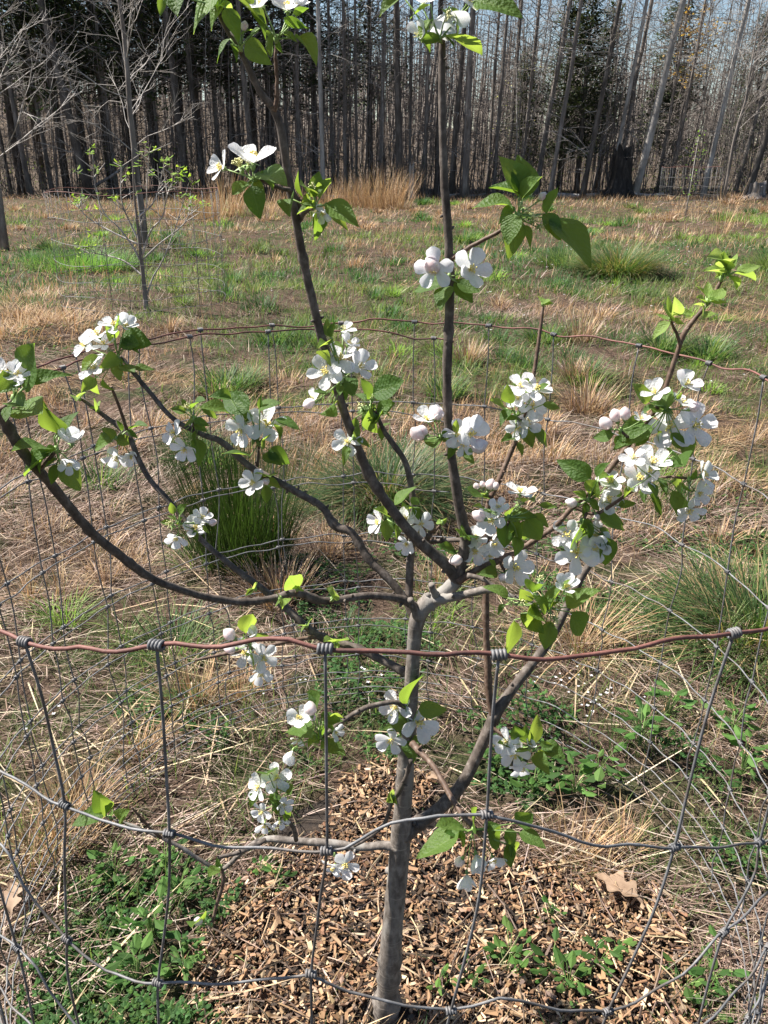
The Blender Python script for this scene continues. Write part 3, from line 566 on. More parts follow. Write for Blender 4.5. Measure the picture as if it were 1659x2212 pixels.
# flowering dogwood-like shrub with pale specks
bm_, lm_ = MB(), MB(); x = (1090-CU)/FP*34.5; e = empty('flowering_sapling', (x, 34.6, gzf(x, 34.6)), 'slender bare sapling dotted with cream blossom in front of the wood', 'tree')
bm_.tube([(0, 0, -0.1), (0.05, 0, 2), (-0.15, 0, 4.6)], [0.04, 0.03, 0.01], 5); P0 = []
for k in range(16):
    z = rs.uniform(2.0, 4.4); a = rs.uniform(0, 6.283); d = np.array([math.cos(a), math.sin(a), rs.uniform(0, 0.3)]); L = rs.uniform(0.8, 2.2); p = np.array([0, 0, z])
    bm_.tube([p, p+d*L*0.5, p+d*L], [0.012, 0.008, 0.004], 3, cap=False)
    for j in range(7): P0.append(p+d*L*rs.uniform(0.3, 1.0)+rs.normal(0, 0.07, 3))
n = len(P0); V, t_, C = leaflets(np.array(P0), rs.uniform(0, 6.283, n), rs.uniform(-0.3, 0.3, n), rs.uniform(0.05, 0.09, n), rs.uniform(0.02, 0.035, n), pick([(0.66, 0.63, 0.46), (0.72, 0.70, 0.56)], n)); lm_.add(V, None, t_, C)
obj('trunk', bm_.mesh('trunk', m_twig), e); obj('blossoms', lm_.mesh('blossoms', m_weed, False), e)
# old stump, low pale stump, logs
rs = np.random.default_rng(9)
def stump(name, u, v, Y, r, h, label, mat):
    x = (u-CU)/FP*depth(Vector((0, Y, 0))); a = np.linspace(0, 2*np.pi, 22, endpoint=False); mb = MB(); rows = []
    wob_ = 1+0.16*np.sin(a*3+1)+0.10*np.sin(a*7)
    for k, f in enumerate((-0.05, 0.05, 0.2, 0.45, 0.7, 0.88, 1.0)):
        rr = r*(1.35-0.45*min(1, f*3))*wob_*(1-0.12*f); top = (1.0+0.28*np.sin(a*2+0.5)+0.22*np.sin(a*5))*0.5+0.5 if f > 0.6 else 1.0
        rows.append(np.stack([rr*np.cos(a), rr*np.sin(a), np.full(22, f*h)*np.clip(top, 0.6, 1.25)], 1))
    for f in (0.75, 0.05): rows.append(rows[-1]*np.array([f, f, 0.93]))
    ii = np.arange(22); q = np.concatenate([np.stack([k*22+ii, k*22+(ii+1) % 22, (k+1)*22+(ii+1) % 22, (k+1)*22+ii], 1) for k in range(len(rows)-1)])
    mb.add(np.vstack(rows), q); e = empty(name, (x, Y, gzf(x, Y)), label, 'stump'); obj('body', mb.mesh('body', mat, False), e)
    rt = MB()
    for k in range(6):
        a_ = k*1.05+0.3; d = np.array([math.cos(a_), math.sin(a_), 0]); rt.tube([d*r*0.8+np.array([0, 0, h*0.14]), d*r*1.4+np.array([0, 0, h*0.05]), d*r*1.9+np.array([0, 0, -0.04])], [r*0.3, r*0.2, r*0.08], 6)
    obj('roots', rt.mesh('roots', mat), e)
stump('tree_stump', 1336, 428, 33.0, 0.42, 1.55, 'tall blackened broken tree stump at the edge of the wood', m_stump)
stump('low_stump', 1632, 430, 32.2, 0.33, 0.5, 'low cut stump at the edge of the wood', m_fbark)
stump('cut_post_stump', 888, 425, 33.2, 0.10, 1.1, 'short pale broken stem beside the thick black trunk', m_pbark)
for k, (u, Y, L, r, az, lab) in enumerate([(1235, 33.6, 2.2, 0.11, 0.05, 'pale fallen log lying in front of the wood'), (760, 34.2, 2.6, 0.09, 0.12, 'fallen grey log half hidden behind the broomsedge'), (1390, 33.3, 1.6, 0.07, -0.2, 'thin fallen limb lying beside the black stump'), (1010, 34.0, 1.5, 0.06, 0.3, 'small fallen limb at the foot of the grey trunks'), (230, 33.8, 2.2, 0.07, 0.6, 'fallen limb propped against brush behind the bare saplings')]):
    x = (u-CU)/FP*depth(Vector((0, Y, 0))); mb = MB(); d = np.array([math.cos(az), 0.2, 0.5 if k == 4 else 0.02]); n_ = 6
    mb.tube([np.array([0, 0, r*0.7])+d*(f-0.5)*L*(1 if k != 4 else 1)+np.array([0, 0, (0.55 if k == 4 else 0)+0.03*math.sin(f*7)]) for f in np.linspace(0, 1, n_)], np.linspace(r, r*0.6, n_), 8)
    tag(obj('fallen_log', mb.mesh('fallen_log', m_pbark if k < 3 else m_fbark), None, (x, Y, gzf(x, Y))), lab, 'log')

# ------------------------------------------------------------------ bare young trees in the field
def bare_tree(u, v, Htop, r, seed, label, nb=26, zlo=1.2, span=2.0, lean=0.0, mat=m_twig, tmat=None, lev=2):
    g = G(u, v); rs = np.random.default_rng(seed); e = empty('bare_sapling', (g.x, g.y, gzf(g.x, g.y)), label, 'tree')
    zs = np.linspace(-0.05, Htop, 12); off = np.cumsum(rs.normal(0, 0.03, (12, 2)), 0); pts = np.c_[off[:, 0]+lean*zs, off[:, 1], zs]
    mb = MB(); mb.tube(pts, np.interp(zs, [0, 0.3, Htop], [r*1.2, r, r*0.2]), 8); obj('trunk', mb.mesh('trunk', tmat or m_fbark), e)
    bb = MB()
    for k in range(nb):
        f = (k+rs.random())/nb; z = zlo+(Htop*0.97-zlo)*f; a = rs.uniform(0, 6.283); L = span*(1-0.6*f)*rs.uniform(0.6, 1.1)
        p = (np.interp(z, zs, pts[:, 0]), np.interp(z, zs, pts[:, 1]), z)
        grow(bb, p, (math.cos(a), math.sin(a)*0.8, rs.uniform(0.35, 1.0)), L, r*0.17*(1-0.4*f), lev, rs, 5, 3, 0.03, 0.5)
    obj('branches', bb.mesh('branches', mat), e)
bare_tree(312, 538, 6.2, 0.062, 11, 'tall bare grey sapling with pale spreading twigs behind the leafing fruit tree', 30, 1.5, 1.9, -0.02, m_twig)
bare_tree(8, 538, 5.6, 0.075, 12, 'bare grey sapling with pale twigs growing beside the leaning dark trunk', 30, 1.3, 2.2, 0.0, m_twig)
bare_tree(1560, 440, 6.6, 0.05, 14, 'bare sapling with whitish twigs near the low cut stump', 30, 2.0, 2.4, 0.04, m_twig)
# second fruit tree, leafing out
g2 = G(317, 678); rs = np.random.default_rng(21); e = empty('young_fruit_tree', (g2.x, g2.y, gzf(g2.x, g2.y)), 'small vase shaped fruit tree with a few lime green leaf tufts', 'tree')
Yc = g2.y
def rel(u, v, Y): return np.array(P(u, v, Y))-np.array([g2.x, g2.y, gzf(g2.x, g2.y)])
mb = MB(); tp = [rel(*a) for a in ((317, 682, Yc), (314, 640, Yc), (309, 590, Yc), (303, 540, Yc), (298, 490, Yc), (292, 440, Yc), (288, 380, Yc), (285, 320, Yc))]
tp[0][2] = -0.05; mb.tube(catmull(tp, 4), np.linspace(0.030, 0.005, 29), 7); obj('trunk', mb.mesh('trunk', m_fbark), e)
LIM = [[(316, 640), (330, 600), (350, 565), (372, 510), (395, 440), (410, 390)], [(309, 575), (285, 530), (255, 490), (225, 460), (205, 400), (200, 330)], [(305, 560), (325, 500), (350, 470), (362, 420), (385, 370)],
       [(300, 520), (280, 480), (262, 430), (262, 360)], [(300, 500), (315, 450), (318, 390), (322, 330)], [(312, 600), (270, 565), (220, 550), (170, 545)], [(309, 560), (340, 530), (400, 480), (412, 430)], [(303, 530), (240, 500), (190, 470), (165, 440)], [(298, 470), (330, 440), (345, 400), (355, 350)]]
P0 = []; tb = MB()
for k, lm in enumerate(LIM):
    Yo = rs.uniform(-0.35, 0.35); pts = [rel(u, v, Yc+Yo*j/(len(lm)-1)) for j, (u, v) in enumerate(lm)]; pp = catmull(pts, 4)
    tb.tube(pp, np.linspace(0.011, 0.003, len(pp)), 5)
    for j in range(11):
        i_ = rs.integers(len(pp)//2, len(pp)); p = pp[i_]; d = unit(np.array([rs.normal(0, 1), rs.normal(0, 1), 0.8])); L = rs.uniform(0.05, 0.28)
        tb.tube([p, p+d*L*0.5, p+d*L], [0.005, 0.004, 0.002], 3, cap=False); P0 += [p+d*L*0.95+rs.normal(0, 0.022, 3) for _ in range(int(rs.integers(2, 8)))] if rs.random() < 0.28 else []
    P0 += [pp[-1]+rs.normal(0, 0.03, 3) for _ in range(8)]
obj('limbs', tb.mesh('limbs', m_twig), e); n = len(P0)
V, t_, C = leaflets(np.array(P0), rs.uniform(0, 6.283, n), rs.uniform(-0.3, 0.9, n), rs.uniform(0.04, 0.075, n), rs.uniform(0.012, 0.022, n), pick([(0.19, 0.30, 0.06), (0.15, 0.25, 0.045), (0.24, 0.34, 0.08)], n))
lm_ = MB(); lm_.add(V, None, t_, C); obj('leaves', lm_.mesh('leaves', m_weed, False), e)
def far_cage(x, y, R, H, label, nst=16):
    e = empty('wire_cage', (x, y, gzf(x, y)), label, 'fence'); a = np.linspace(0, 2*np.pi, 40)
    for k, z in enumerate((H, H*0.8, H*0.62, H*0.46, H*0.32, H*0.2, H*0.1)):
        mb = MB(); mb.tube(np.stack([R*np.cos(a), R*np.sin(a), z+0.015*np.sin(a*5+k)], 1), 0.0024 if k else 0.003, 4, cap=False); obj('line_wire', mb.mesh('line_wire', m_rust if k == 0 else m_galv), e)
    mb = MB(); mb.tube([(0, 0, 0), (0.01, 0, H*0.5), (0, 0, H)], 0.002, 4); st = mb.mesh('stay_wire', m_galv)
    for k in range(nst):
        o = obj('stay_wire', st, e); b_ = 2*math.pi*k/nst; o.location = (R*math.cos(b_), R*math.sin(b_), 0)
far_cage(g2.x, g2.y, 0.85, 1.2, 'thin round wire cage around the leafing fruit tree', 30)
gs = G(1480, 470); far_cage(gs.x, gs.y, 0.75, 1.25, 'thin round wire cage around the small sapling before the wood', 26)
e = empty('caged_sapling', (gs.x, gs.y, gzf(gs.x, gs.y)), 'small sapling with green tips inside a wire cage before the wood', 'tree'); mb = MB(); mb.tube([(0, 0, -0.03), (0.03, 0, 0.8), (0.06, 0, 1.9)], [0.016, 0.012, 0.005], 5); obj('trunk', mb.mesh('trunk', m_twig), e)
P0 = [np.array([0.05, 0, 0.5+1.4*rs.random()])+rs.normal(0, 0.12, 3) for _ in range(60)]; n = 60; lm_ = MB(); V, t_, C = leaflets(np.array(P0), rs.uniform(0, 6.28, n), rs.uniform(-0.2, 0.8, n), rs.uniform(0.05, 0.08, n), rs.uniform(0.015, 0.025, n), pick(LIME, n)); lm_.add(V, None, t_, C); obj('leaves', lm_.mesh('leaves', m_weed, False), e)

# ------------------------------------------------------------------ separate grass clumps
def clump(name, u, v, R, n, Lr, Wr, lean, bend, pal, label, cat, group=None, nseg=3, mat=None, bias=None):
    g = G(u, v); rs = RNG; z = gzf(g.x, g.y); rad = np.sqrt(rs.random(n))*R; a = rs.uniform(0, 6.283, n)
    x = g.x+rad*np.cos(a); y = g.y+rad*np.sin(a); az = a+rs.normal(0, 0.5, n)
    ln = np.clip(lean*(0.25+0.9*rad/R)+rs.normal(0, 0.12, n), 0, 1.4)
    V, q, t, C = blades(np.stack([x-g.x, y-g.y, gz(x, y)-z-0.005], 1), az, rs.uniform(*Lr, n), rs.uniform(*Wr, n), ln, rs.uniform(*bend, n), nseg, pick(pal, n), 1.1)
    mb = MB(); mb.add(V, q, t, C); return tag(obj(name, mb.mesh(name, mat or m_grass), None, (g.x, g.y, z)), label, cat, group)
RUSH = [(0.024, 0.046, 0.012), (0.034, 0.064, 0.016), (0.018, 0.036, 0.010)]
clump('rush_clump', 528, 1222, 0.18, 1300, (0.34, 0.70), (0.0024, 0.0038), 0.36, (0.0, 0.2), RUSH, 'upright clump of dark green rushes beyond the wire cage', 'rush', nseg=3, mat=m_gloss)
clump('grass_tussock', 835, 1085, 0.24, 2200, (0.16, 0.46), (0.003, 0.0065), 0.8, (0.5, 1.7), [(0.028, 0.058, 0.017), (0.042, 0.08, 0.024), (0.07, 0.11, 0.04), (0.03, 0.06, 0.018), (0.20, 0.16, 0.09)], 'broad dark green grass tussock beside the rushes', 'grass', nseg=4, mat=m_gloss)
clump('grass_tussock', 1335, 602, 0.40, 2200, (0.3, 0.7), (0.006, 0.011), 0.7, (0.4, 1.5), [(0.045, 0.09, 0.025), (0.07, 0.12, 0.035), (0.10, 0.15, 0.05), (0.25, 0.20, 0.11)], 'round green grass tussock standing alone in the open field', 'grass', nseg=3, mat=m_gloss)
clump('grass_tussock', 1225, 585, 0.45, 1000, (0.2, 0.42), (0.005, 0.009), 0.7, (0.3, 1.3), GREEN+DKGREEN, 'flattened green grass patch spreading beside the round tussock', 'grass', nseg=2)
clump('grass_tussock', 1640, 1390, 0.26, 1500, (0.12, 0.40), (0.003, 0.006), 0.85, (0.3, 1.4), [(0.04, 0.08, 0.022), (0.06, 0.105, 0.03), (0.09, 0.135, 0.045), (0.28, 0.21, 0.11), (0.05, 0.09, 0.025)], 'large green grass tussock behind the right end of the rusty top wire', 'grass', nseg=4, mat=m_gloss)
clump('grass_tussock', 1675, 590, 0.4, 900, (0.25, 0.5), (0.005, 0.009), 0.7, (0.4, 1.3), GREEN, 'green grass tussock beyond the leafy shoot tip', 'grass', nseg=2)
clump('grass_tussock', 180, 575, 0.8, 1400, (0.2, 0.45), (0.006, 0.011), 0.7, (0.3, 1.0), [(0.09, 0.18, 0.05), (0.12, 0.21, 0.06)], 'bright green grass patch left of the leafing fruit tree', 'grass', nseg=2)
clump('dry_grass_clump', 1250, 1400, 0.09, 240, (0.12, 0.36), (0.002, 0.0042), 0.95, (0.2, 1.0), STRAW, 'clump of long bent straw beside the big green tussock', 'dry grass', nseg=4, mat=m_straw)
DG = 'small stubby straw clumps in the cage'
for (u, v, s, lb) in ((1225, 1850, 1.0, 'stubby straw clump on the mulch edge between oak leaf and lowest right leaf cluster'), (1290, 1885, 0.8, 'small straw stubble on the wood chips just behind the oak leaf'), (130, 1830, 1.3, 'upright golden straw clump behind the left clover patch'), (170, 1750, 1.2, 'golden straw clump below the lone leafy twig tip'), (60, 1880, 1.0, 'straw clump beside the dead brown leaf left of the clover'), (300, 1620, 1.0, 'straw clump in the open litter left of the small lower blossoms'), (420, 1520, 1.3, 'large straw stubble clump below the bare twig stub'), (520, 1500, 1.0, 'straw stubble below the blossom cluster crossed by the rusty wire'), (1340, 1830, 0.8, 'small straw stubble between the ground cover and the oak leaf')):
    clump('dry_grass_clump', u, v, 0.055*s, int(130*s), (0.06*s, 0.17*s), (0.0018, 0.0036), 0.5, (0.1, 0.8), STRAW+ORANGE, lb, 'dry grass', DG, nseg=2, mat=m_straw)
for (u, v, s, n) in ((445, 1010, 1.0, 260), (430, 980, 0.8, 200), (1130, 420, 1.0, 10), (480, 850, 1.2, 380), (520, 835, 1.0, 300), (1180, 740, 1.3, 350), (1270, 830, 1.1, 300), (1430, 760, 1.4, 420), (1530, 770, 1.3, 350), (960, 860, 1.0, 260), (880, 1010, 1.0, 200), (220, 1050, 0.9, 200), (380, 1400, 0.9, 260), (440, 1230, 0.8, 200), (600, 740, 1.2, 200), (1130, 480, 1.5, 200), (1000, 520, 1.5, 200)):
    d = G(u, v).y; clump('grass_tuft', u, v, 0.13*s, n, (0.10, 0.26*s), (0.0018+0.0007*d, 0.003+0.001*d), 0.6, (0.3, 1.3), GREEN+DKGREEN, 'small green grass tuft sprouting from the straw', 'grass', 'small green tufts in the field', nseg=2)
for (u, v, s, lb) in ((1265, 880, 1.0, 'pale fan of dead grass left of the biggest blossom cluster'), (600, 1300, 0.8, 'dead grass clump at the foot of the rushes'), (1240, 820, 0.8, 'pale dead grass clump between the upright shoot and the leafy shoot'), (1250, 745, 1.2, 'dead grass clump just beyond the far rusty wire and the upright shoot'), (1010, 790, 0.9, 'dead grass clump beyond the far wire beside the tall right leader')):
    d = G(u, v).y; clump('dry_grass_clump', u, v, 0.12*s, 260, (0.12, 0.32*s), (0.0016+0.0006*d, 0.0026+0.0008*d), 0.5, (0.1, 0.6), THATCH+STRAW, lb, 'dry grass', 'dead grass clumps in the field', nseg=2, mat=m_straw)
for (u, v, h, n, R) in ((455, 478, 1.0, 420, 0.45), (490, 470, 1.3, 420, 0.4), (425, 470, 0.8, 300, 0.5), (700, 450, 0.8, 420, 0.5), (745, 446, 1.1, 460, 0.5), (790, 448, 1.2, 520, 0.5), (825, 450, 1.5, 520, 0.5), (855, 452, 1.3, 420, 0.4), (620, 452, 0.8, 320, 0.5), (570, 470, 0.8, 350, 0.5), (360, 470, 0.6, 300, 0.6), (1555, 505, 1.3, 60, 0.12)):
    clump('broomsedge_clump', u, v, R*1.2, n//2+10, (0.35*h, 1.05*h), (0.006, 0.013), 0.34, (0.0, 0.6), ORANGE+STRAW, 'tall orange tan broomsedge standing before the dark trunks' if u < 1000 else 'lone tall tan stalk clump in the field near the caged sapling', 'dry grass', 'broomsedge before the wood' if u < 1000 else None, nseg=2, mat=m_straw)
for (u, v, s) in ((20, 690, 1), (70, 700, 1.1), (120, 690, 1.0), (40, 730, 1.2), (150, 720, 1.0), (90, 655, 0.9), (20, 650, 1)):
    clump('dry_grass_clump', u, v, 0.5*s, 230, (0.12, 0.30*s), (0.005, 0.009), 1.0, (0.3, 1.2), ORANGE+STRAW, 'matted tan clump of flattened dead grass left of the fruit tree', 'dry grass', 'flattened tan clumps left of the fruit tree', nseg=2, mat=m_straw)
# leafy weeds
def weed(u, v, s, nl, label, group, pal):
    g = G(u, v); rs = RNG; z = gzf(g.x, g.y); mb = MB(); st = MB(); P0, AZ, TL, LL = [], [], [], []
    for k in range(nl):
        a = rs.uniform(0, 6.283); h = rs.uniform(0.01, 0.07)*s; r = rs.uniform(0.005, 0.035)*s; p = np.array([r*math.cos(a), r*math.sin(a), h]); st.tube([(0, 0, -0.003), p*np.array([0.5, 0.5, 0.7]), p], 0.0009*s, 3, cap=False)
        P0.append(p); AZ.append(a+rs.normal(0, 0.4)); TL.append(rs.uniform(-0.2, 0.6)); LL.append(rs.uniform(0.018, 0.038)*s)
    LL = np.array(LL); V, t, C = leaflets(np.array(P0), np.array(AZ), np.array(TL), LL, LL*0.26, pick(pal, nl)); mb.add(V, None, t, C)
    e = empty('weed_plant', (g.x, g.y, z+0.012), label, 'weed', group); obj('leaves', mb.mesh('leaves', m_weed, False), e); obj('stems', st.mesh('stems', m_pedicel), e)
for (u, v, s, nl) in ((1100, 2085, 1.0, 14), (1090, 2120, 0.8, 9), (1190, 2120, 1.0, 14), (1225, 2150, 1.0, 16), (1290, 2100, 1.0, 16), (1330, 2075, 0.8, 10), (1190, 2000, 0.7, 10), (1540, 2120, 1.2, 14), (1520, 2170, 1.0, 12), (950, 2150, 0.8, 10), (1020, 2140, 0.8, 9), (600, 1935, 0.8, 12), (560, 1900, 0.8, 14), (1470, 2150, 1.0, 12)):
    weed(u, v, s, nl, 'small leafy weed sprouting from the wood chips', 'weeds sprouting from the mulch', [(0.06, 0.13, 0.03), (0.09, 0.17, 0.04), (0.045, 0.10, 0.025)])
for (u, v, s, nl) in ((1290, 1690, 1.5, 22), (1240, 1720, 1.4, 20), (1380, 1620, 1.6, 20), (1440, 1560, 1.6, 18), (1580, 1590, 1.6, 18), (1600, 1680, 1.6, 22), (390, 1960, 1.1, 18), (330, 2040, 1.2, 20), (300, 2130, 1.2, 20), (360, 1890, 1.1, 18), (250, 1900, 1.1, 18), (400, 2110, 1.1, 16), (1080, 1660, 1.2, 16), (1150, 1720, 1.3, 18)):
    weed(u, v, s, nl, 'leafy green weed growing in the low ground cover', 'leafy weeds in the ground cover', [(0.07, 0.15, 0.035), (0.10, 0.19, 0.05), (0.05, 0.11, 0.03)])
# fallen oak leaf on the mulch
def oak_leaf(u, v, s, rz, label):
    g = G(u, v); a = np.linspace(0, 1, 25); hw = (0.14+0.16*np.sin(a*np.pi))*(0.70+0.30*np.cos(a*7*np.pi))*np.sin(np.clip(a*1.06, 0, 1)*np.pi)**0.5
    mid = np.stack([np.zeros(25), a, 0.08*np.sin(a*4)], 1); l = mid+np.stack([-hw, 0*a, 0.25*hw+0.05*np.sin(a*9)], 1); r = mid+np.stack([hw, 0*a, 0.35*hw], 1)
    ii = np.arange(24); q = np.concatenate([np.stack([ii, ii+1, 26+ii, 25+ii], 1), np.stack([50+ii, 51+ii, ii+1, ii], 1)])
    mb = MB(); mb.add(np.vstack([mid, l, r])*s, q); o = tag(obj('fallen_leaf', mb.mesh('fallen_leaf', m_dleaf), None, (g.x, g.y, gzf(g.x, g.y)+0.042)), label, 'leaf'); o.rotation_euler = (0.12, 0.1, rz)
oak_leaf(1385, 1985, 0.13, 0.9, 'large curled tan oak leaf lying on the wood chips'); oak_leaf(28, 2010, 0.10, 0.3, 'dead brown leaf caught in the straw beside the clover'); oak_leaf(960, 1700, 0.06, 2.0, 'small dead leaf lying on the mulch behind the trunk')
# ------------------------------------------------------------------ the apple tree
ORIG = Vector((TB.x, TB.y, gzf(TB.x, TB.y)))
apple = empty('apple_tree', ORIG, 'young apple tree in white blossom growing inside the wire cage', 'tree')
def loc(p): return np.array(p)-np.array(ORIG)
BR = {  # name: (pixels, Y at start, Y at end, half width px at points interpolated, bark)
 'trunk': ([(832, 2215), (840, 2110), (848, 2000), (858, 1900), (866, 1800), (873, 1700), (880, 1600), (888, 1500), (893, 1410), (900, 1345), (918, 1308), (952, 1287), (988, 1252)], 1.12, 1.15, [30, 24, 23, 22.5, 21, 19.5, 17.5, 16, 15, 17, 19, 17, 15], 0),
 'A': ([(905, 1318), (880, 1300), (850, 1291), (790, 1287), (700, 1298), (640, 1279), (600, 1290), (530, 1300), (450, 1291), (380, 1270), (320, 1245), (260, 1200), (200, 1152), (150, 1095), (105, 1040), (60, 990), (30, 945), (-4, 885)], 1.145, 0.84, [11, 9, 8.5, 8.5, 9, 10, 8, 8, 8, 8, 9, 9.5, 10, 10.5, 11, 11.5, 12, 11], 0),
 'B1': ([(990, 1255), (960, 1217), (900, 1165), (850, 1105), (800, 1030), (770, 960), (740, 880), (715, 790), (695, 730), (675, 650), (655, 560), (640, 480), (622, 380), (607, 280), (590, 235), (560, 195), (520, 110), (478, 40), (462, -20)], 1.15, 1.04, [14, 13, 12, 11, 10.5, 10, 10, 9.5, 10, 9.5, 9, 9, 9.5, 9, 8.5, 7, 6.5, 6, 5], 0),
 'B1s': ([(592, 240), (598, 215), (598, 170), (596, 125), (598, 88)], 1.06, 1.05, [6, 5, 4.2, 4, 3.5], 1),
 'B2': ([(988, 1255), (998, 1210), (1006, 1160), (993, 1100), (985, 1050), (975, 980), (968, 900), (966, 800), (970, 700), (972, 600), (968, 500), (962, 420), (957, 330), (955, 200), (955, 100), (957, 40)], 1.15, 1.17, [13, 13, 12, 11, 11, 10, 10, 10, 10, 10, 9.5, 9.5, 8.5, 8, 7, 6], 0),
 'B2s': ([(970, 562), (1000, 543), (1040, 520), (1080, 499), (1120, 468)], 1.16, 1.12, [6, 5.5, 4.5, 4, 3.5], 1),
 'C': ([(988, 1258), (1012, 1242), (1040, 1226), (1090, 1205), (1150, 1170), (1200, 1135), (1240, 1092), (1290, 1045), (1340, 985), (1385, 925), (1425, 870), (1444, 818), (1462, 765), (1479, 718), (1514, 673), (1540, 640), (1557, 608)], 1.14, 1.2, [9, 8, 7, 6.5, 6, 6, 6, 6, 6, 5.5, 5.5, 5.5, 5, 6, 4.5, 4.5, 4], 1),
 'Cf': ([(1470, 748), (1462, 722), (1452, 700), (1448, 685)], 1.185, 1.18, [4, 3.5, 3, 2.5], 1),
 'Cb': ([(1240, 1095), (1285, 1110), (1330, 1085), (1390, 1045), (1440, 1030), (1490, 1035)], 1.16, 1.1, [4.5, 4, 4, 3.5, 3, 3], 1),
 'C2': ([(1010, 1243), (1040, 1250), (1062, 1263), (1090, 1290), (1120, 1305)], 1.13, 1.09, [6, 5, 5, 4, 3], 0),
 'D': ([(940, 1295), (974, 1291), (1029, 1278), (1064, 1274), (1110, 1290), (1160, 1310), (1200, 1315)], 1.14, 1.07, [11, 10, 9, 8, 5, 4, 3], 0),
 'E': ([(868, 1808), (900, 1782), (950, 1745), (1000, 1690), (1040, 1610), (1072, 1540), (1115, 1478), (1160, 1420), (1195, 1370), (1230, 1300), (1262, 1235), (1300, 1190)], 1.13, 1.34, [18, 16, 15, 14, 13, 13, 11, 10, 9.5, 9, 8, 6], 0),
 'E2': ([(1066, 1550), (1057, 1500), (1053, 1420), (1050, 1350), (1050, 1270), (1052, 1180), (1054, 1095), (1079, 1035), (1119, 938), (1140, 870), (1154, 803), (1166, 720), (1174, 655)], 1.22, 1.36, [9, 8, 7.5, 7.5, 7, 6.5, 6, 6, 5.5, 5, 4.5, 4, 3], 1),
 'F': ([(895, 1335), (872, 1290), (830, 1241), (795, 1206), (760, 1151), (725, 1136), (695, 1095), (650, 1068), (615, 1048), (540, 1008), (480, 955), (440, 940), (375, 905), (320, 843), (285, 800), (262, 770)], 1.16, 1.36, [10, 9, 9, 9, 8.5, 10, 8, 8, 8, 7.5, 7, 6, 5.5, 5, 5, 4], 0),
 'G': ([(885, 1458), (830, 1428), (775, 1402), (695, 1376), (665, 1356), (620, 1316), (575, 1279), (525, 1241), (480, 1206), (430, 1161), (370, 1088), (325, 1038), (300, 993), (275, 938), (225, 898), (175, 860)], 1.15, 1.42, [10, 9.5, 9, 9, 8, 8, 7.5, 7, 6.5, 6, 6, 6, 6, 6, 5, 4], 0),
 'Gs': ([(690, 1374), (640, 1382), (575, 1396), (500, 1410), (420, 1426)], 1.21, 1.16, [5, 4.5, 4, 4, 3], 1),
 'Gt': ([(275, 930), (258, 880), (240, 835)], 1.38, 1.36, [4, 3.5, 3], 1),
 'H': ([(890, 1325), (884, 1291), (887, 1196), (893, 1140), (894, 1098), (879, 1008), (850, 960), (829, 930), (812, 890)], 1.17, 1.27, [10, 9, 8.5, 8, 7, 6.5, 6, 5, 4], 0),
 'I': ([(920, 1172), (960, 1168), (1003, 1166), (1045, 1163), (1085, 1152), (1100, 1125)], 1.2, 1.14, [4, 5, 5.5, 5.5, 4.5, 3.5], 0),
 'I2': ([(905, 1172), (920, 1168), (930, 1150)], 1.19, 1.18, [6, 6, 5], 0),
 'J': ([(862, 1832), (829, 1826), (780, 1830), (720, 1822), (640, 1817), (575, 1813), (530, 1834), (480, 1877), (435, 1859), (380, 1824), (300, 1789), (240, 1768)], 1.125, 1.18, [13, 9.5, 9, 8.5, 8, 7, 5.5, 5, 4.5, 4, 3.5, 3], 0),
 'J2': ([(575, 1814), (530, 1836), (500, 1846), (470, 1852)], 1.13, 1.10, [5.5, 5, 4.5, 4], 0),
 'J3': ([(478, 1876), (482, 1904), (467, 1959), (457, 1999)], 1.155, 1.12, [4.5, 4.5, 4, 3], 1),
 'J4': ([(348, 1810), (325, 1790), (303, 1765), (285, 1744)], 1.165, 1.14, [3.5, 3, 2.6, 2.2], 1),
 'J5': ([(640, 1815), (632, 1785), (615, 1765), (600, 1735)], 1.13, 1.10, [5, 4.5, 4, 4], 0),
 'K': ([(890, 1605), (909, 1626), (939, 1659), (979, 1729), (1014, 1779), (1049, 1809)], 1.10, 0.92, [8, 7, 6, 6, 6, 5], 1),
 'L': ([(886, 1535), (860, 1518), (830, 1519), (785, 1531), (735, 1561), (700, 1592)], 1.135, 1.09, [6.5, 6, 5.5, 5.5, 5, 4], 0),
 'M': ([(888, 1640), (876, 1680), (860, 1712), (845, 1735), (830, 1780), (795, 1810), (765, 1828)], 1.09, 1.12, [5, 4.5, 7, 5, 4.5, 4, 3], 0),
 'N': ([(1062, 1570), (1080, 1583), (1110, 1597), (1145, 1612)], 1.21, 1.17, [5, 4, 4, 3.5], 1),
 'O': ([(650, 455), (632, 415), (612, 408), (585, 398), (552, 382)], 1.09, 1.04, [6, 6, 4.5, 4.5, 4], 0),
 'Q': ([(645, 480), (656, 462), (672, 450)], 1.09, 1.06, [5.5, 5, 3.5], 0),
 'R': ([(553, 1015), (558, 985), (559, 955)], 1.30, 1.28, [4, 3.5, 3], 0),
 'S': ([(905, 1340), (892, 1312), (886, 1294)], 1.14, 1.13, [9, 8, 7], 0), 'T': ([(945, 1290), (935, 1275), (932, 1262)], 1.14, 1.13, [8, 7.5, 7], 0),
}
SAMP = []
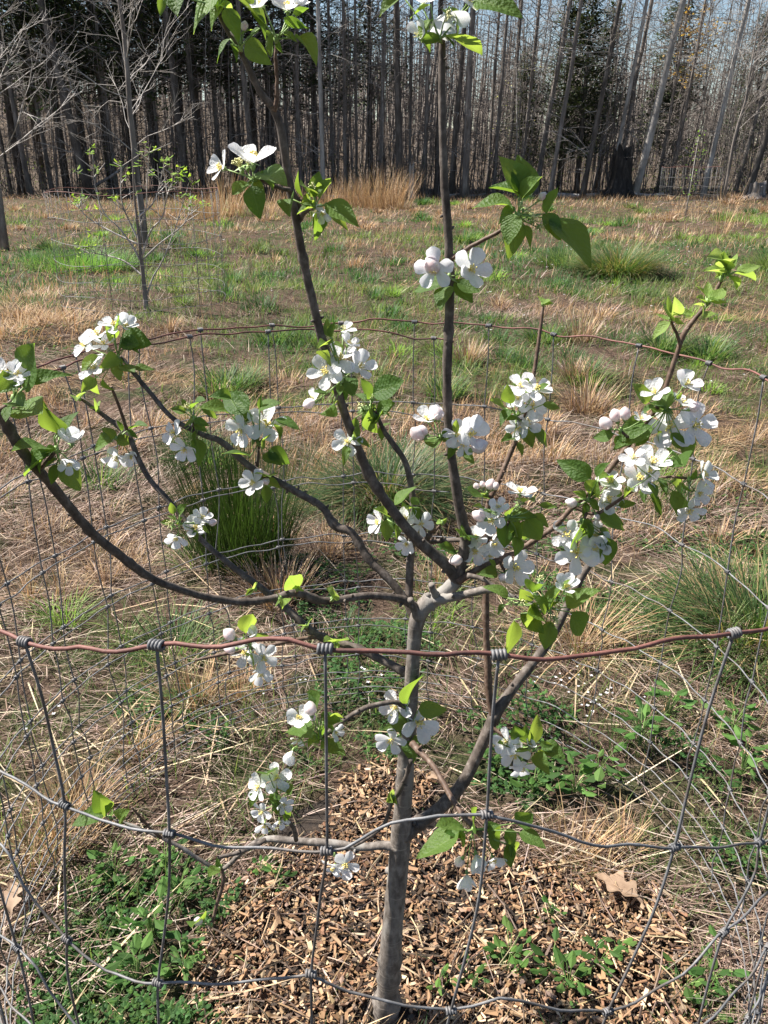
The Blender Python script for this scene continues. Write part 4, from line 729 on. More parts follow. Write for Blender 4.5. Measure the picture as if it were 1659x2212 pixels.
for nm, (uv, Y0, Y1, hw, bk) in BR.items():
    uv = np.array(uv, float); n = len(uv); s = np.concatenate([[0], np.cumsum(np.linalg.norm(np.diff(uv, axis=0), axis=1))]); s /= s[-1]
    k = 6 if nm in ('trunk', 'A', 'B1', 'B2', 'E') else 5
    cu = catmull(np.c_[uv, Y0+(Y1-Y0)*s, np.array(hw, float)], k); pts = np.array([P(*c[:3]) for c in cu])
    rad = np.array([c[3]/FP*depth(Vector(p)) for c, p in zip(cu, pts)])
    rs = np.random.default_rng(len(nm)*7+n); m = len(pts)
    jit = np.convolve(rs.normal(0, 1, m+4), [0.25, 0.5, 0.25], 'same')[2:-2][:, None]*rs.normal(0, 0.00025, (m, 3)); pts = pts+jit
    rad = rad*(1+0.05*np.convolve(rs.normal(0, 1, m+2), [0.3, 0.4, 0.3], 'same')[1:-1])
    for _ in range(max(1, m//11)): rad[rs.integers(1, m-1)] *= rs.uniform(1.1, 1.28)      # bud nodes
    mb = MB(); mb.tube([loc(p) for p in pts], rad, 12 if nm == 'trunk' else 9)
    for _ in range(int(len(uv)*0.9)):   # side buds and old spurs
        j = rs.integers(2, m-1); d = unit(rs.normal(0, 1, 3)+np.array([0, 0, 0.6])); rr = rad[j]
        mb.tube([loc(pts[j])+d*rr*0.5, loc(pts[j])+d*(rr+0.003), loc(pts[j])+d*(rr+0.0055)], [rr*0.45, rr*0.33, rr*0.1], 6)
    obj('trunk' if nm == 'trunk' else 'limb', mb.mesh('limb', m_shoot if bk else (m_bark if nm in ('trunk', 'D', 'S', 'T', 'J') else m_limb)), apple)
    for c, p, r in zip(cu, pts, rad): SAMP.append((c[0], c[1], c[2], *p))
SAMP = np.array(SAMP)
# leaf meshes
def leaf_mesh(seed, fold, curl, wr, mat, twist=0.0):
    rs = np.random.default_rng(seed); n = 13; a = np.linspace(0, 1, n); w = wr*0.98*np.sin(np.pi*np.clip(a, 0, 1)**0.78)**0.85*(1-0.25*a); w[0] = 0.012; w[-1] = 0.0
    ser = 1+0.03*(np.arange(n) % 2); xs = np.array([-1, -0.5, 0, 0.5, 1]); V = []; UV = []
    for k in range(n):
        for x_ in xs:
            e_ = w[k]*x_*(ser[k] if abs(x_) == 1 else 1); z = fold*abs(e_)*(1-0.35*abs(x_))-curl*a[k]**2+0.02*math.sin(a[k]*9+x_*2+seed)*abs(x_)+twist*e_*a[k]
            V.append((e_, a[k]-0.1*curl*a[k]**2, z)); UV.append((0.5+0.5*x_, a[k]))
    i = (np.arange(n-1)*5)[:, None]+np.arange(4)[None]; q = np.stack([i, i+1, i+6, i+5], -1).reshape(-1, 4)
    return mk_mesh('leaf', V, [q], mat, None, UV)
LV = [leaf_mesh(k, f, c, wr, m_leaf, tw) for k, (f, c, wr, tw) in enumerate([(0.45, 0.14, 0.34, 0), (0.8, 0.28, 0.33, 0.3), (0.3, 0.4, 0.36, -0.35), (1.1, 0.1, 0.34, 0.15), (0.6, -0.2, 0.35, -0.25), (0.5, 0.55, 0.33, 0.45), (0.9, -0.1, 0.31, 0.5), (0.25, 0.2, 0.37, -0.5), (1.3, 0.3, 0.36, 0.0)])]
YV = [leaf_mesh(10+k, f, c, wr, m_yleaf, tw) for k, (f, c, wr, tw) in enumerate([(0.8, 0.1, 0.28, 0), (1.0, 0.3, 0.3, 0.3), (0.5, -0.2, 0.3, -0.2)])]
# blossom meshes, diameter 1, axis +Z
def petal_pts(rs, cup, W):
    n, m = 8, 5; V = []; y_, z_ = 0.03, 0.0; dl = 0.52/(n-1)
    for k in range(n):
        a = k/(n-1); w = W*(0.12+0.95*math.sin(math.pi*min(1, a*0.60+0.04))**1.2)*(1 if a < 0.72 else math.sqrt(max(0.03, 1-((a-0.72)/0.28)**2*0.93)))
        th = cup*(0.7+0.45*a)-0.25*max(0, a-0.75)*(1 if cup < 1 else 0); ph = rs.random()*0.4
        for j in range(m):
            x_ = -1+2*j/(m-1); V.append((w*x_, y_-0.20*w*x_*x_*math.sin(th), z_+0.34*w*x_*x_*max(0.25, math.cos(th))+0.010*math.sin(6*a+3*x_+ph)))
        y_ += dl*math.cos(th); z_ += dl*math.sin(th)
    i = (np.arange(n-1)*m)[:, None]+np.arange(m-1)[None]; return np.array(V), np.stack([i, i+1, i+m+1, i+m], -1).reshape(-1, 4)
def blossom_mesh(seed, cup, npet=5, spent=False):
    rs = np.random.default_rng(seed); mb = MB()
    for k in range(5):
        if k >= npet: continue
        V, q = petal_pts(rs, cup*rs.uniform(0.75, 1.3), rs.uniform(0.150, 0.188)); a = k*2*math.pi/5+rs.normal(0, 0.12); R = np.array(Matrix.Rotation(a, 3, 'Z') @ Matrix.Rotation(rs.normal(0, 0.10), 3, 'X') @ Matrix.Rotation(rs.normal(0, 0.16), 3, 'Y'))
        mb.add(V @ R.T+np.array([0, 0, 0.01*k]), q, m=0)
    for k in range(20):
        a = rs.uniform(0, 6.283); t_ = rs.uniform(0.08, 0.8); L = rs.uniform(0.14, 0.22); d = np.array([math.cos(a)*math.sin(t_), math.sin(a)*math.sin(t_), math.cos(t_)])
        mb.tube([d*0.01, d*L*0.6, d*L], 0.006, 3, m=1 if not spent else 3, cap=False); p = d*L
        o8 = np.array([[1, 0, 0], [0, 1, 0], [-1, 0, 0], [0, -1, 0], [0, 0, 1], [0, 0, -1]])*0.025+p; mb.add(o8, None, [[0, 1, 4], [1, 2, 4], [2, 3, 4], [3, 0, 4], [1, 0, 5], [2, 1, 5], [3, 2, 5], [0, 3, 5]], m=1 if not spent else 3)
    for k in range(5):
        a = k*2*math.pi/5+0.6; d = np.array([math.cos(a), math.sin(a), 0]); s = np.array([-math.sin(a), math.cos(a), 0]); mb.add([s*0.045, -s*0.045, d*0.17+np.array([0, 0, -0.03])], None, [[0, 1, 2]], m=2)
    mb.tube([(0, 0, 0.0), (0, 0, -0.05), (0, 0, -0.12), (0, 0, -0.16)], [0.05, 0.055, 0.04, 0.02], 7, m=2)
    return mb.mesh('blossom', [m_petal, m_stamen, m_pedicel, m_spent])
FV = {'o': [blossom_mesh(k, 0.13+0.06*k) for k in range(5)], 'c': [blossom_mesh(10+k, 0.6) for k in range(3)], 'r': [blossom_mesh(20+k, 0.4, 3, True) for k in range(3)], 's': [blossom_mesh(30, 0.3, 0, True), blossom_mesh(31, 0.3, 0, True)], 'b': [blossom_mesh(40+k, 1.25) for k in range(2)]}
def bud_mesh(seed):
    rs = np.random.default_rng(seed); mb = MB(); n, m = 12, 8; V = []
    for k in range(m):
        f = k/(m-1); z = f*1.0-0.5; r = 0.40*math.sin(math.pi*min(0.999, max(0.001, f*0.93+0.05)))**0.75
        for j in range(n):
            a = 2*math.pi*j/n; rr = r*(1+0.09*math.sin(5*(a+1.2*f)/2*1.0+seed)+0.05*math.sin(5*a+4*f)); V.append((rr*math.cos(a), rr*math.sin(a), z))
    i = (np.arange(m-1)*n)[:, None]; j = np.arange(n)[None]; q = np.stack([i+j, i+(j+1) % n, i+n+(j+1) % n, i+n+j], -1).reshape(-1, 4)
    mb.add(V, q, None, m=0)
    for k in range(5):
        a = k*1.257; d = np.array([math.cos(a), math.sin(a), 0]); s = np.array([-math.sin(a), math.cos(a), 0]); mb.add([s*0.16-d*0.02+np.array([0, 0, -0.52]), -s*0.16-d*0.02+np.array([0, 0, -0.52]), d*0.42+np.array([0, 0, -0.12])], None, [[0, 1, 2]], m=1)
    mb.tube([(0, 0, -0.42), (0, 0, -0.58), (0, 0, -0.7)], [0.17, 0.15, 0.06], 7, m=1); return mb.mesh('bud', [m_bud, m_pedicel])
BUDV = [bud_mesh(k) for k in range(3)]
RIGHT = Vector((1, 0, 0)); UP = Vector((0, SP, CP)); TOC = Vector((0, -CP, SP))
# clusters: base pixel, leaves (tip u,v[,base u,v]), blossoms (u,v,size,kind,facing x,y), buds (u,v,size)
CL = [
 ((472, 15), [(400, 34, 480, -20), (440, 40, 492, -18), (346, 32, 352, -12), (372, 8, 380, -25), (578, 50, 500, -12), (517, 70, 488, 18), (500, 18)], [], []),
 ((520, 103), [(457, 118, 497, 84), (513, 130, 498, 96), (573, 130, 530, 92), (533, 86, 562, 62), (545, 60, 520, 75)], [], [(505, 69, 16), (528, 56, 18)]),
 ((597, 85), [(578, 52, 545, 26), (589, 123, 588, 72), (604, 113), (640, 96, 606, 70), (688, 118, 640, 82), (661, 69, 620, 58), (667, 24, 640, 36), (570, 70)], [(568, 14, 58, 'c', -0.5, 0.8), (622, 22, 72, 'c', 0.2, 0.8), (640, 16, 52, 'b', 0.5, 0.8)], []),
 ((950, 85), [(820, 16, 872, -6), (885, 32, 930, 10), (904, 76, 932, 42), (1042, 102, 962, 78), (985, 98, 958, 75), (1120, 12, 1025, 2), (1000, 66, 972, 15), (930, 108, 915, 90), (905, 88)], [(915, 8, 66, 'c', -0.3, 0.6), (966, 28, 92, 'r', 0.1, -1.3), (1012, 4, 66, 'o', 0.4, 0.4), (905, 76, 58, 'r', -0.9, -0.4)], []),
 ((552, 385), [(505, 425, 535, 395), (560, 462, 543, 402), (571, 420, 548, 392), (613, 386, 562, 372), (598, 361, 568, 378), (595, 396, 560, 385), (528, 405, 545, 392)], [(547, 352, 100, 'c', 0.1, 1.7), (482, 363, 62, 'c', -1.2, 0.2), (520, 362, 50, 's', -0.3, 0.8), (537, 358, 46, 's', 0.2, 0.9)], []),
 ((680, 445), [(632, 376, 655, 425), (668, 374, 668, 425), (690, 380, 680, 425), (716, 392, 690, 428), (640, 452, 682, 448), (690, 519, 686, 455), (746, 497, 706, 446), (771, 491, 706, 438), (617, 452, 630, 430), (658, 428, 672, 440)], [(676, 412, 40, 's', 0, 0.8), (698, 460, 40, 'c', 0.2, -0.8)], []),
 ((1120, 465), [(1098, 338, 1130, 425), (1126, 334, 1130, 428), (1163, 382, 1128, 430), (1060, 400, 1122, 420), (1028, 428, 1106, 446), (1068, 478, 1112, 448), (1096, 522, 1110, 462), (1096, 538, 1122, 480), (1150, 530, 1132, 486), (1207, 412, 1180, 462), (1218, 508, 1172, 462), (1283, 557, 1190, 470)], [(1140, 462, 40, 's', 0, 0.4), (1166, 490, 40, 's', 0.4, -0.2), (1150, 476, 40, 's', 0.2, 0.2), (1128, 450, 34, 's', -0.2, 0.5)], [(1172, 424, 18)]),
 ((970, 598), [(892, 622, 958, 612), (948, 650, 965, 618), (1018, 652, 984, 604), (1030, 636, 988, 610)], [(1014, 583, 88, 'o', 0.35, 0.1), (940, 580, 82, 'o', -0.3, -0.5)], [(934, 573, 38)]),
 ((255, 772), [(318, 736, 262, 728), (305, 752, 264, 738), (300, 768, 270, 745), (332, 794, 288, 797), (182, 802, 212, 768), (177, 845, 206, 818), (210, 848, 208, 815), (238, 846, 222, 818), (268, 692, 246, 722), (238, 708, 245, 735), (288, 812, 262, 790), (255, 820), (230, 780)], [(212, 725, 66, 'o', -0.4, 0.9), (185, 748, 58, 'o', -0.7, 0.4), (245, 704, 58, 'o', 0.1, 1.1), (270, 706, 50, 'c', 0.7, 0.9), (208, 797, 74, 'o', -0.5, 0.9), (225, 745, 50, 'o', -0.2, 0.8)], []),
 ((30, 862), [(97, 750, 52, 836), (146, 794, 66, 832), (-6, 836, 44, 816), (96, 912, 42, 878), (18, 872, 40, 858), (52, 876, 28, 868), (10, 905, 20, 878)], [(16, 815, 82, 'o', 0.0, 0.7), (40, 812, 56, 'c', 0.3, 0.7)], []),
 ((122, 972), [(103, 870, 126, 938), (141, 890, 128, 945), (88, 878, 122, 936), (47, 942, 102, 968), (48, 1022, 106, 984), (63, 998, 110, 978), (86, 1006, 125, 990), (178, 1052, 130, 1006), (112, 1046, 122, 1004), (90, 975)], [(150, 1000, 46, 'c', 0.3, -0.5), (155, 958, 60, 'b', 0.3, 0.9)], []),
 ((420, 905), [(368, 880, 402, 892), (394, 862, 408, 888), (432, 856, 418, 880), (446, 932, 420, 908), (438, 985, 424, 948), (424, 962, 422, 930), (406, 922, 425, 900), (472, 895, 436, 884), (450, 918)], [(378, 936, 56, 'o', -0.9, 0.2), (400, 968, 60, 'o', -0.4, -0.9), (408, 884, 36, 's', -0.1, 0.7)], []),
 ((558, 958), [(440, 866, 496, 894), (478, 850, 538, 888), (455, 850, 500, 862), (592, 858, 560, 884), (566, 852, 562, 884), (646, 916, 594, 905), (500, 900, 545, 900), (612, 944, 590, 918), (538, 966, 556, 945), (484, 972, 540, 985), (608, 1007, 568, 982), (624, 996, 580, 972), (592, 960, 565, 950)], [(576, 918, 84, 'o', 0.05, 0.25), (523, 930, 70, 'o', -0.6, -0.4), (530, 912, 46, 'c', -0.1, 0.6)], []),
 ((252, 948), [(220, 925, 252, 946), (203, 966, 242, 955), (310, 910, 284, 926), (296, 942, 275, 930), (254, 906, 265, 930), (285, 955)], [(252, 986, 58, 'o', -0.2, -1.3), (282, 984, 40, 'c', 0.4, -0.9)], []),
 ((562, 1035), [(576, 1086, 574, 1048), (606, 1052, 575, 1035), (584, 1018, 570, 1032)], [(550, 1043, 60, 'o', -0.1, 0.0)], [(563, 1020, 14), (575, 1040, 17)]),
 ((738, 822), [(703, 692, 714, 728), (722, 696, 715, 728), (766, 846, 744, 815), (732, 858, 735, 830), (705, 897, 722, 870), (690, 738, 712, 745), (678, 842, 705, 850), (695, 765, 705, 780), (742, 748, 720, 745), (740, 870)], [(742, 714, 52, 'r', 0.4, 1.0), (735, 778, 76, 'o', 0.0, 0.6), (705, 806, 76, 'o', -0.2, 0.4), (776, 792, 70, 'o', 0.7, 0.2), (752, 745, 46, 'c', 0.7, 0.8), (678, 862, 46, 'r', -0.9, 0.5)], [(668, 872, 26)]),
 ((765, 945), [(802, 962, 770, 950), (742, 986, 752, 965), (772, 920, 770, 945)], [(750, 955, 62, 'o', -0.1, 0.2)], []),
 ((800, 880), [(876, 830, 806, 850), (785, 818, 800, 862), (768, 850, 790, 868), (856, 876, 814, 884), (850, 896, 816, 888), (832, 894, 812, 915), (788, 916, 806, 888), (827, 950, 822, 922), (764, 936, 768, 902), (842, 912, 826, 922), (770, 890), (805, 930)], [(782, 880, 36, 's', -0.2, 0.5), (805, 862, 32, 's', 0.2, 0.7)], []),
 ((952, 945), [(936, 976, 940, 945), (966, 930, 955, 938), (958, 958), (975, 955)], [(924, 908, 58, 'c', -0.3, 0.8), (940, 905, 46, 'b', 0.2, 0.9)], [(902, 936, 34), (946, 893, 28), (912, 930, 26)]),
 ((982, 968), [(1023, 998, 1002, 974), (990, 905, 985, 935), (968, 985)], [(988, 940, 62, 'o', -0.3, 0.2), (1012, 938, 78, 'c', 0.5, 0.2), (1000, 960, 50, 'o', 0, -0.3)], [(1036, 964, 34)]),
 ((1115, 900), [(1055, 872, 1090, 880), (1092, 838, 1102, 872), (1080, 916, 1110, 886), (1116, 880, 1106, 868), (1186, 834, 1160, 840), (1204, 886, 1172, 874), (1196, 958, 1152, 930), (1150, 964, 1130, 930), (1130, 982, 1118, 955), (1084, 952, 1110, 945), (1142, 815, 1148, 830), (1098, 905)], [(1126, 838, 68, 'o', -0.2, 0.7), (1158, 842, 64, 'o', 0.4, 0.6), (1120, 860, 54, 'o', -0.4, 0.4), (1150, 878, 58, 'o', 0.2, 0.3), (1138, 912, 66, 'o', 0.1, 0.1), (1122, 925, 50, 'c', -0.3, -0.2)], []),
 ((1173, 657), [(1163, 640), (1181, 643), (1196, 653)], [], []),
 ((1558, 602), [(1552, 534, 1566, 582), (1580, 544, 1568, 580), (1524, 580, 1566, 590), (1637, 582, 1590, 586), (1632, 598, 1585, 590), (1602, 610, 1570, 596), (1592, 558, 1572, 584), (1545, 598, 1562, 592), (1560, 555)], [], []),
 ((1528, 652), [(1508, 618, 1525, 640), (1528, 616, 1530, 642), (1565, 632, 1536, 650), (1566, 658, 1536, 652), (1498, 655, 1520, 662), (1532, 668, 1520, 672), (1508, 640, 1525, 655), (1555, 645)], [], []),
 ((1449, 688), [(1438, 644, 1448, 682), (1470, 658, 1450, 682), (1499, 674, 1455, 680), (1408, 730, 1448, 696), (1472, 702, 1452, 690), (1418, 682, 1445, 690), (1420, 664)], [], []),
 ((1440, 882), [(1440, 832, 1438, 885), (1374, 830, 1402, 868), (1384, 890, 1412, 876), (1336, 978, 1408, 920), (1372, 962, 1402, 938), (1344, 925, 1390, 912), (1478, 848, 1460, 862), (1424, 968, 1420, 930), (1470, 972, 1450, 935), (1500, 990, 1475, 950), (1405, 900), (1460, 890)], [(1445, 926, 98, 'o', -0.05, 0.15), (1498, 920, 92, 'o', 0.35, 0.1), (1416, 850, 56, 'c', -0.4, 0.7), (1480, 832, 62, 'c', 0.5, 0.8), (1474, 872, 56, 'o', 0.1, 0.9)], [(1500, 880, 22)]),
 ((1340, 930), [(1289, 946, 1326, 938), (1330, 968, 1338, 940), (1345, 950)], [(1384, 906, 36, 'c', 0.2, 0.7)], [(1308, 914, 30), (1330, 897, 28), (1350, 893, 28)]),
 ((1405, 1028), [(1484, 1022, 1466, 985), (1466, 1008, 1452, 975), (1494, 1090, 1450, 1042), (1421, 1072, 1402, 1042), (1416, 1114, 1402, 1062), (1440, 1068, 1422, 1036), (1470, 1112, 1452, 1060), (1440, 965, 1455, 985), (1390, 1085, 1395, 1055), (1350, 1065, 1365, 1055)], [(1380, 1034, 78, 'o', -0.3, 0.2), (1408, 1002, 72, 'c', 0.1, 1.0), (1368, 992, 56, 'o', -0.4, 0.9), (1400, 1020, 50, 'o', 0.5, 0.5)], []),
 ((1488, 1036), [(1505, 1015, 1490, 1035), (1480, 1065, 1475, 1040)], [(1516, 1028, 66, 'o', 0.8, 0.3), (1508, 1064, 56, 'o', 0.6, -0.3), (1490, 1100, 62, 'o', 0.0, -0.9)], []),
 ((1272, 1080), [(1215, 996, 1276, 1032), (1312, 1000, 1290, 1032), (1262, 1086, 1290, 1038), (1325, 1022, 1295, 1035), (1220, 1084, 1250, 1078), (1268, 1116, 1265, 1085), (1370, 1084, 1336, 1092), (1340, 1138, 1290, 1112), (1350, 1058, 1320, 1040), (1240, 1062, 1265, 1075), (1300, 1100), (1285, 1060)], [(1318, 1044, 60, 'o', 0.1, 0.8), (1312, 1075, 62, 'c', 0.2, -0.3), (1295, 1090, 40, 's', 0, 0.4)], [(1234, 1086, 24), (1290, 1118, 16)]),
 ((1098, 1118), [(1092, 1178, 1100, 1118), (1114, 1172, 1120, 1118), (1168, 1166, 1136, 1118), (1186, 1135, 1150, 1112), (1142, 1058, 1132, 1085), (1200, 1096, 1164, 1092), (1046, 1096, 1062, 1108), (1022, 1092, 1045, 1100), (1120, 1192, 1118, 1160), (1138, 1170, 1130, 1125), (1108, 1095), (1155, 1110)], [(1062, 1126, 66, 'o', -0.1, 0.1), (1124, 1066, 66, 'o', 0.1, 1.7), (1075, 1098, 44, 'c', 0.2, 0.6), (1120, 1088, 40, 's', 0, 0.5)], [(1034, 1114, 28)]),
 ((1052, 1068), [(1014, 1084, 1040, 1068), (1035, 1070)], [], [(1029, 1050, 15), (1042, 1046, 14), (1060, 1046, 24), (1070, 1050, 18)]),
 ((1022, 1182), [(954, 1176, 984, 1194), (975, 1190, 988, 1205), (1008, 1140, 1015, 1160)], [(1030, 1164, 54, 'o', -0.1, 0.6), (1026, 1190, 62, 'o', 0.0, -0.1), (1066, 1176, 50, 'c', 0.4, -0.2), (1056, 1200, 42, 'o', 0.3, -0.2)], [(985, 1210, 28)]),
 ((1094, 1238), [(1038, 1236, 1074, 1240), (1060, 1208, 1070, 1228), (1100, 1262, 1090, 1245)], [(1110, 1226, 78, 'o', 0.2, -0.1)], [(1085, 1248, 20)]),
 ((888, 1150), [(892, 1048, 852, 1092), (846, 1072, 850, 1095), (872, 1106, 880, 1092), (906, 1112, 895, 1095), (816, 1094, 836, 1118), (836, 1168, 836, 1122), (866, 1146, 850, 1132), (858, 1160, 862, 1130), (905, 1072, 890, 1090)], [(878, 1122, 52, 'o', -0.2, 0.5), (908, 1132, 54, 'o', 0.4, -0.1), (880, 1174, 46, 'c', -0.5, -0.5), (822, 1128, 60, 'o', -1.5, 0.0)], []),
 ((1256, 1125), [(1236, 1198, 1260, 1122), (1330, 1190, 1294, 1142), (1312, 1222, 1302, 1160), (1352, 1136, 1296, 1112), (1290, 1212, 1296, 1150), (1206, 1140, 1226, 1136), (1275, 1165, 1268, 1130)], [(1226, 1156, 66, 'c', -0.3, 0.2), (1246, 1194, 90, 'o', 0.0, 0.0), (1282, 1158, 66, 'o', 0.4, 0.3), (1284, 1182, 60, 'c', 0.2, -0.1)], []),
 ((1188, 1315), [(1208, 1250, 1186, 1322), (1285, 1266, 1224, 1312), (1266, 1378, 1236, 1322), (1176, 1402, 1190, 1345), (1204, 1362, 1178, 1345), (1166, 1370, 1124, 1326), (1100, 1416, 1110, 1340), (1066, 1254, 1096, 1292), (1074, 1326, 1092, 1306), (1148, 1322, 1170, 1330), (1160, 1244, 1150, 1280), (1170, 1290, 1180, 1320), (1125, 1268, 1145, 1300), (1205, 1300), (1150, 1345, 1165, 1325)], [(1222, 1270, 56, 'c', 0.0, 0.7), (1158, 1276, 44, 'r', -0.4, 0.4), (1104, 1300, 36, 's', -0.2, 0.2), (1166, 1252, 30, 's', 0, 0.8), (1128, 1300, 34, 's', 0.1, 0.2), (1200, 1338, 36, 's', 0.2, -0.2)], []),
 ((540, 1394), [(546, 1334, 530, 1368), (590, 1374, 552, 1376), (514, 1372, 528, 1380), (541, 1442, 545, 1415)], [(530, 1410, 60, 'o', -0.1, 0.2), (568, 1420, 62, 'o', 0.5, 0.0), (562, 1452, 50, 'c', 0.1, -0.9), (545, 1374, 40, 'b', 0, 0.9)], [(495, 1370, 28), (497, 1402, 24)]),
 ((388, 1130), [(349, 1130, 372, 1130), (370, 1085, 375, 1110), (402, 1090, 388, 1112), (426, 1166, 420, 1145), (446, 1152, 440, 1135), (366, 1112, 380, 1122), (392, 1118)], [(424, 1140, 54, 'o', 0.1, 0.3), (436, 1120, 42, 'c', 0.3, 0.8), (382, 1160, 50, 'o', -0.3, -0.9), (372, 1135, 36, 's', -0.3, 0.3)], [(460, 1128, 18)]),
 ((552, 1273), [(531, 1286, 548, 1272), (540, 1268)], [], []), ((606, 1294), [(598, 1310), (616, 1292), (596, 1296), (610, 1312)], [], []), ((642, 1272), [(634, 1260), (648, 1258)], [], []), ((718, 1294), [(710, 1278), (730, 1282), (724, 1290)], [], []), ((662, 1352), [(648, 1362), (662, 1346)], [], []),
 ((725, 1388), [(702, 1380), (752, 1378), (728, 1404), (712, 1376)], [], []),
 ((692, 1592), [(670, 1494, 676, 1522), (682, 1500, 678, 1522), (612, 1578, 652, 1574), (660, 1578, 645, 1570), (740, 1536, 694, 1552), (736, 1556, 698, 1558), (726, 1576, 698, 1566), (744, 1632, 700, 1602), (700, 1596, 688, 1572), (664, 1612, 680, 1588), (715, 1620, 695, 1595), (672, 1605)], [(648, 1552, 54, 'c', -0.2, 0.6), (632, 1622, 46, 'b', -0.5, -0.8), (647, 1596, 40, 'r', -0.3, -1.0), (724, 1580, 36, 'c', 0.7, 0.0)], [(671, 1530, 30), (675, 1549, 18)]),
 ((885, 1588), [(893, 1450, 880, 1520), (960, 1534, 904, 1532), (890, 1640, 886, 1586), (838, 1566, 882, 1560), (873, 1596, 884, 1562), (862, 1520, 876, 1528)], [(856, 1526, 68, 'o', -0.2, 0.3), (845, 1596, 64, 'o', -0.3, -0.3), (902, 1560, 84, 'o', 0.35, 0.0), (850, 1550, 44, 's', -0.5, 0.2)], []),
 ((1148, 1612), [(1110, 1564, 1118, 1594), (1166, 1548, 1146, 1606), (1074, 1610, 1106, 1608), (1116, 1634, 1145, 1620), (1218, 1632, 1170, 1610), (1195, 1612, 1165, 1605), (1190, 1642, 1166, 1618), (1135, 1572, 1138, 1605), (1172, 1660, 1160, 1625)], [(1096, 1602, 58, 'o', -0.6, 0.4), (1112, 1628, 62, 'c', -0.3, -0.1), (1126, 1656, 56, 'o', 0.1, -0.9), (1144, 1610, 30, 'b', 0, 0.5)], []),
 ((1022, 1792), [(916, 1860, 992, 1796), (952, 1774, 1002, 1790), (1028, 1750, 1020, 1786), (1086, 1832, 1052, 1788), (1155, 1754, 1118, 1778), (1178, 1826, 1122, 1798), (1102, 1870, 1094, 1824), (1130, 1850, 1100, 1824), (1112, 1830, 1095, 1790), (1075, 1780, 1045, 1790), (960, 1800, 1000, 1795), (985, 1830, 1005, 1800)], [(1028, 1846, 58, 'b', 0.1, -1.0), (1008, 1888, 54, 'b', -0.1, -1.3), (1064, 1852, 54, 'c', 0.4, -0.8)], [(992, 1862, 24)]),
 ((602, 1740), [(535, 1738, 556, 1708), (586, 1732, 600, 1716), (594, 1712, 590, 1700), (626, 1712, 606, 1708), (600, 1762, 598, 1742), (624, 1772, 610, 1750), (572, 1660, 580, 1672), (590, 1750), (578, 1742)], [(597, 1682, 62, 'o', 0.1, 0.3), (560, 1698, 58, 'o', -0.9, 0.1), (566, 1752, 48, 'o', -0.4, -0.3), (572, 1780, 42, 'c', 0, -0.9), (604, 1772, 42, 'r', 0.3, -0.6), (612, 1736, 38, 'c', 0.6, -0.1)], []),
 ((722, 1846), [], [(745, 1866, 58, 'o', 0.2, -0.1), (722, 1872, 54, 'o', -0.3, -0.7)], []),
 ((238, 1766), [(205, 1714, 230, 1756), (228, 1730, 230, 1756), (156, 1776, 226, 1758), (178, 1760, 224, 1754), (266, 1756, 256, 1770), (245, 1748)], [], []),
 ((478, 1872), [(468, 1852, 476, 1872), (450, 1898, 470, 1872)], [], []), ((457, 1998), [(408, 1984, 440, 1990)], [], [(428, 1990, 20)]),
 ((850, 1722), [(834, 1714), (856, 1736), (838, 1730)], [], []), ((172, 862), [(160, 850), (178, 842)], [], []), ((212, 885), [(202, 868), (212, 864), (198, 880)], [], []),
 ((955, 1130), [(942, 1125), (965, 1120)], [], []), ((1005, 1160), [(985, 1142), (992, 1150)], [], []),
]
rs = np.random.default_rng(99); nleaf = 0
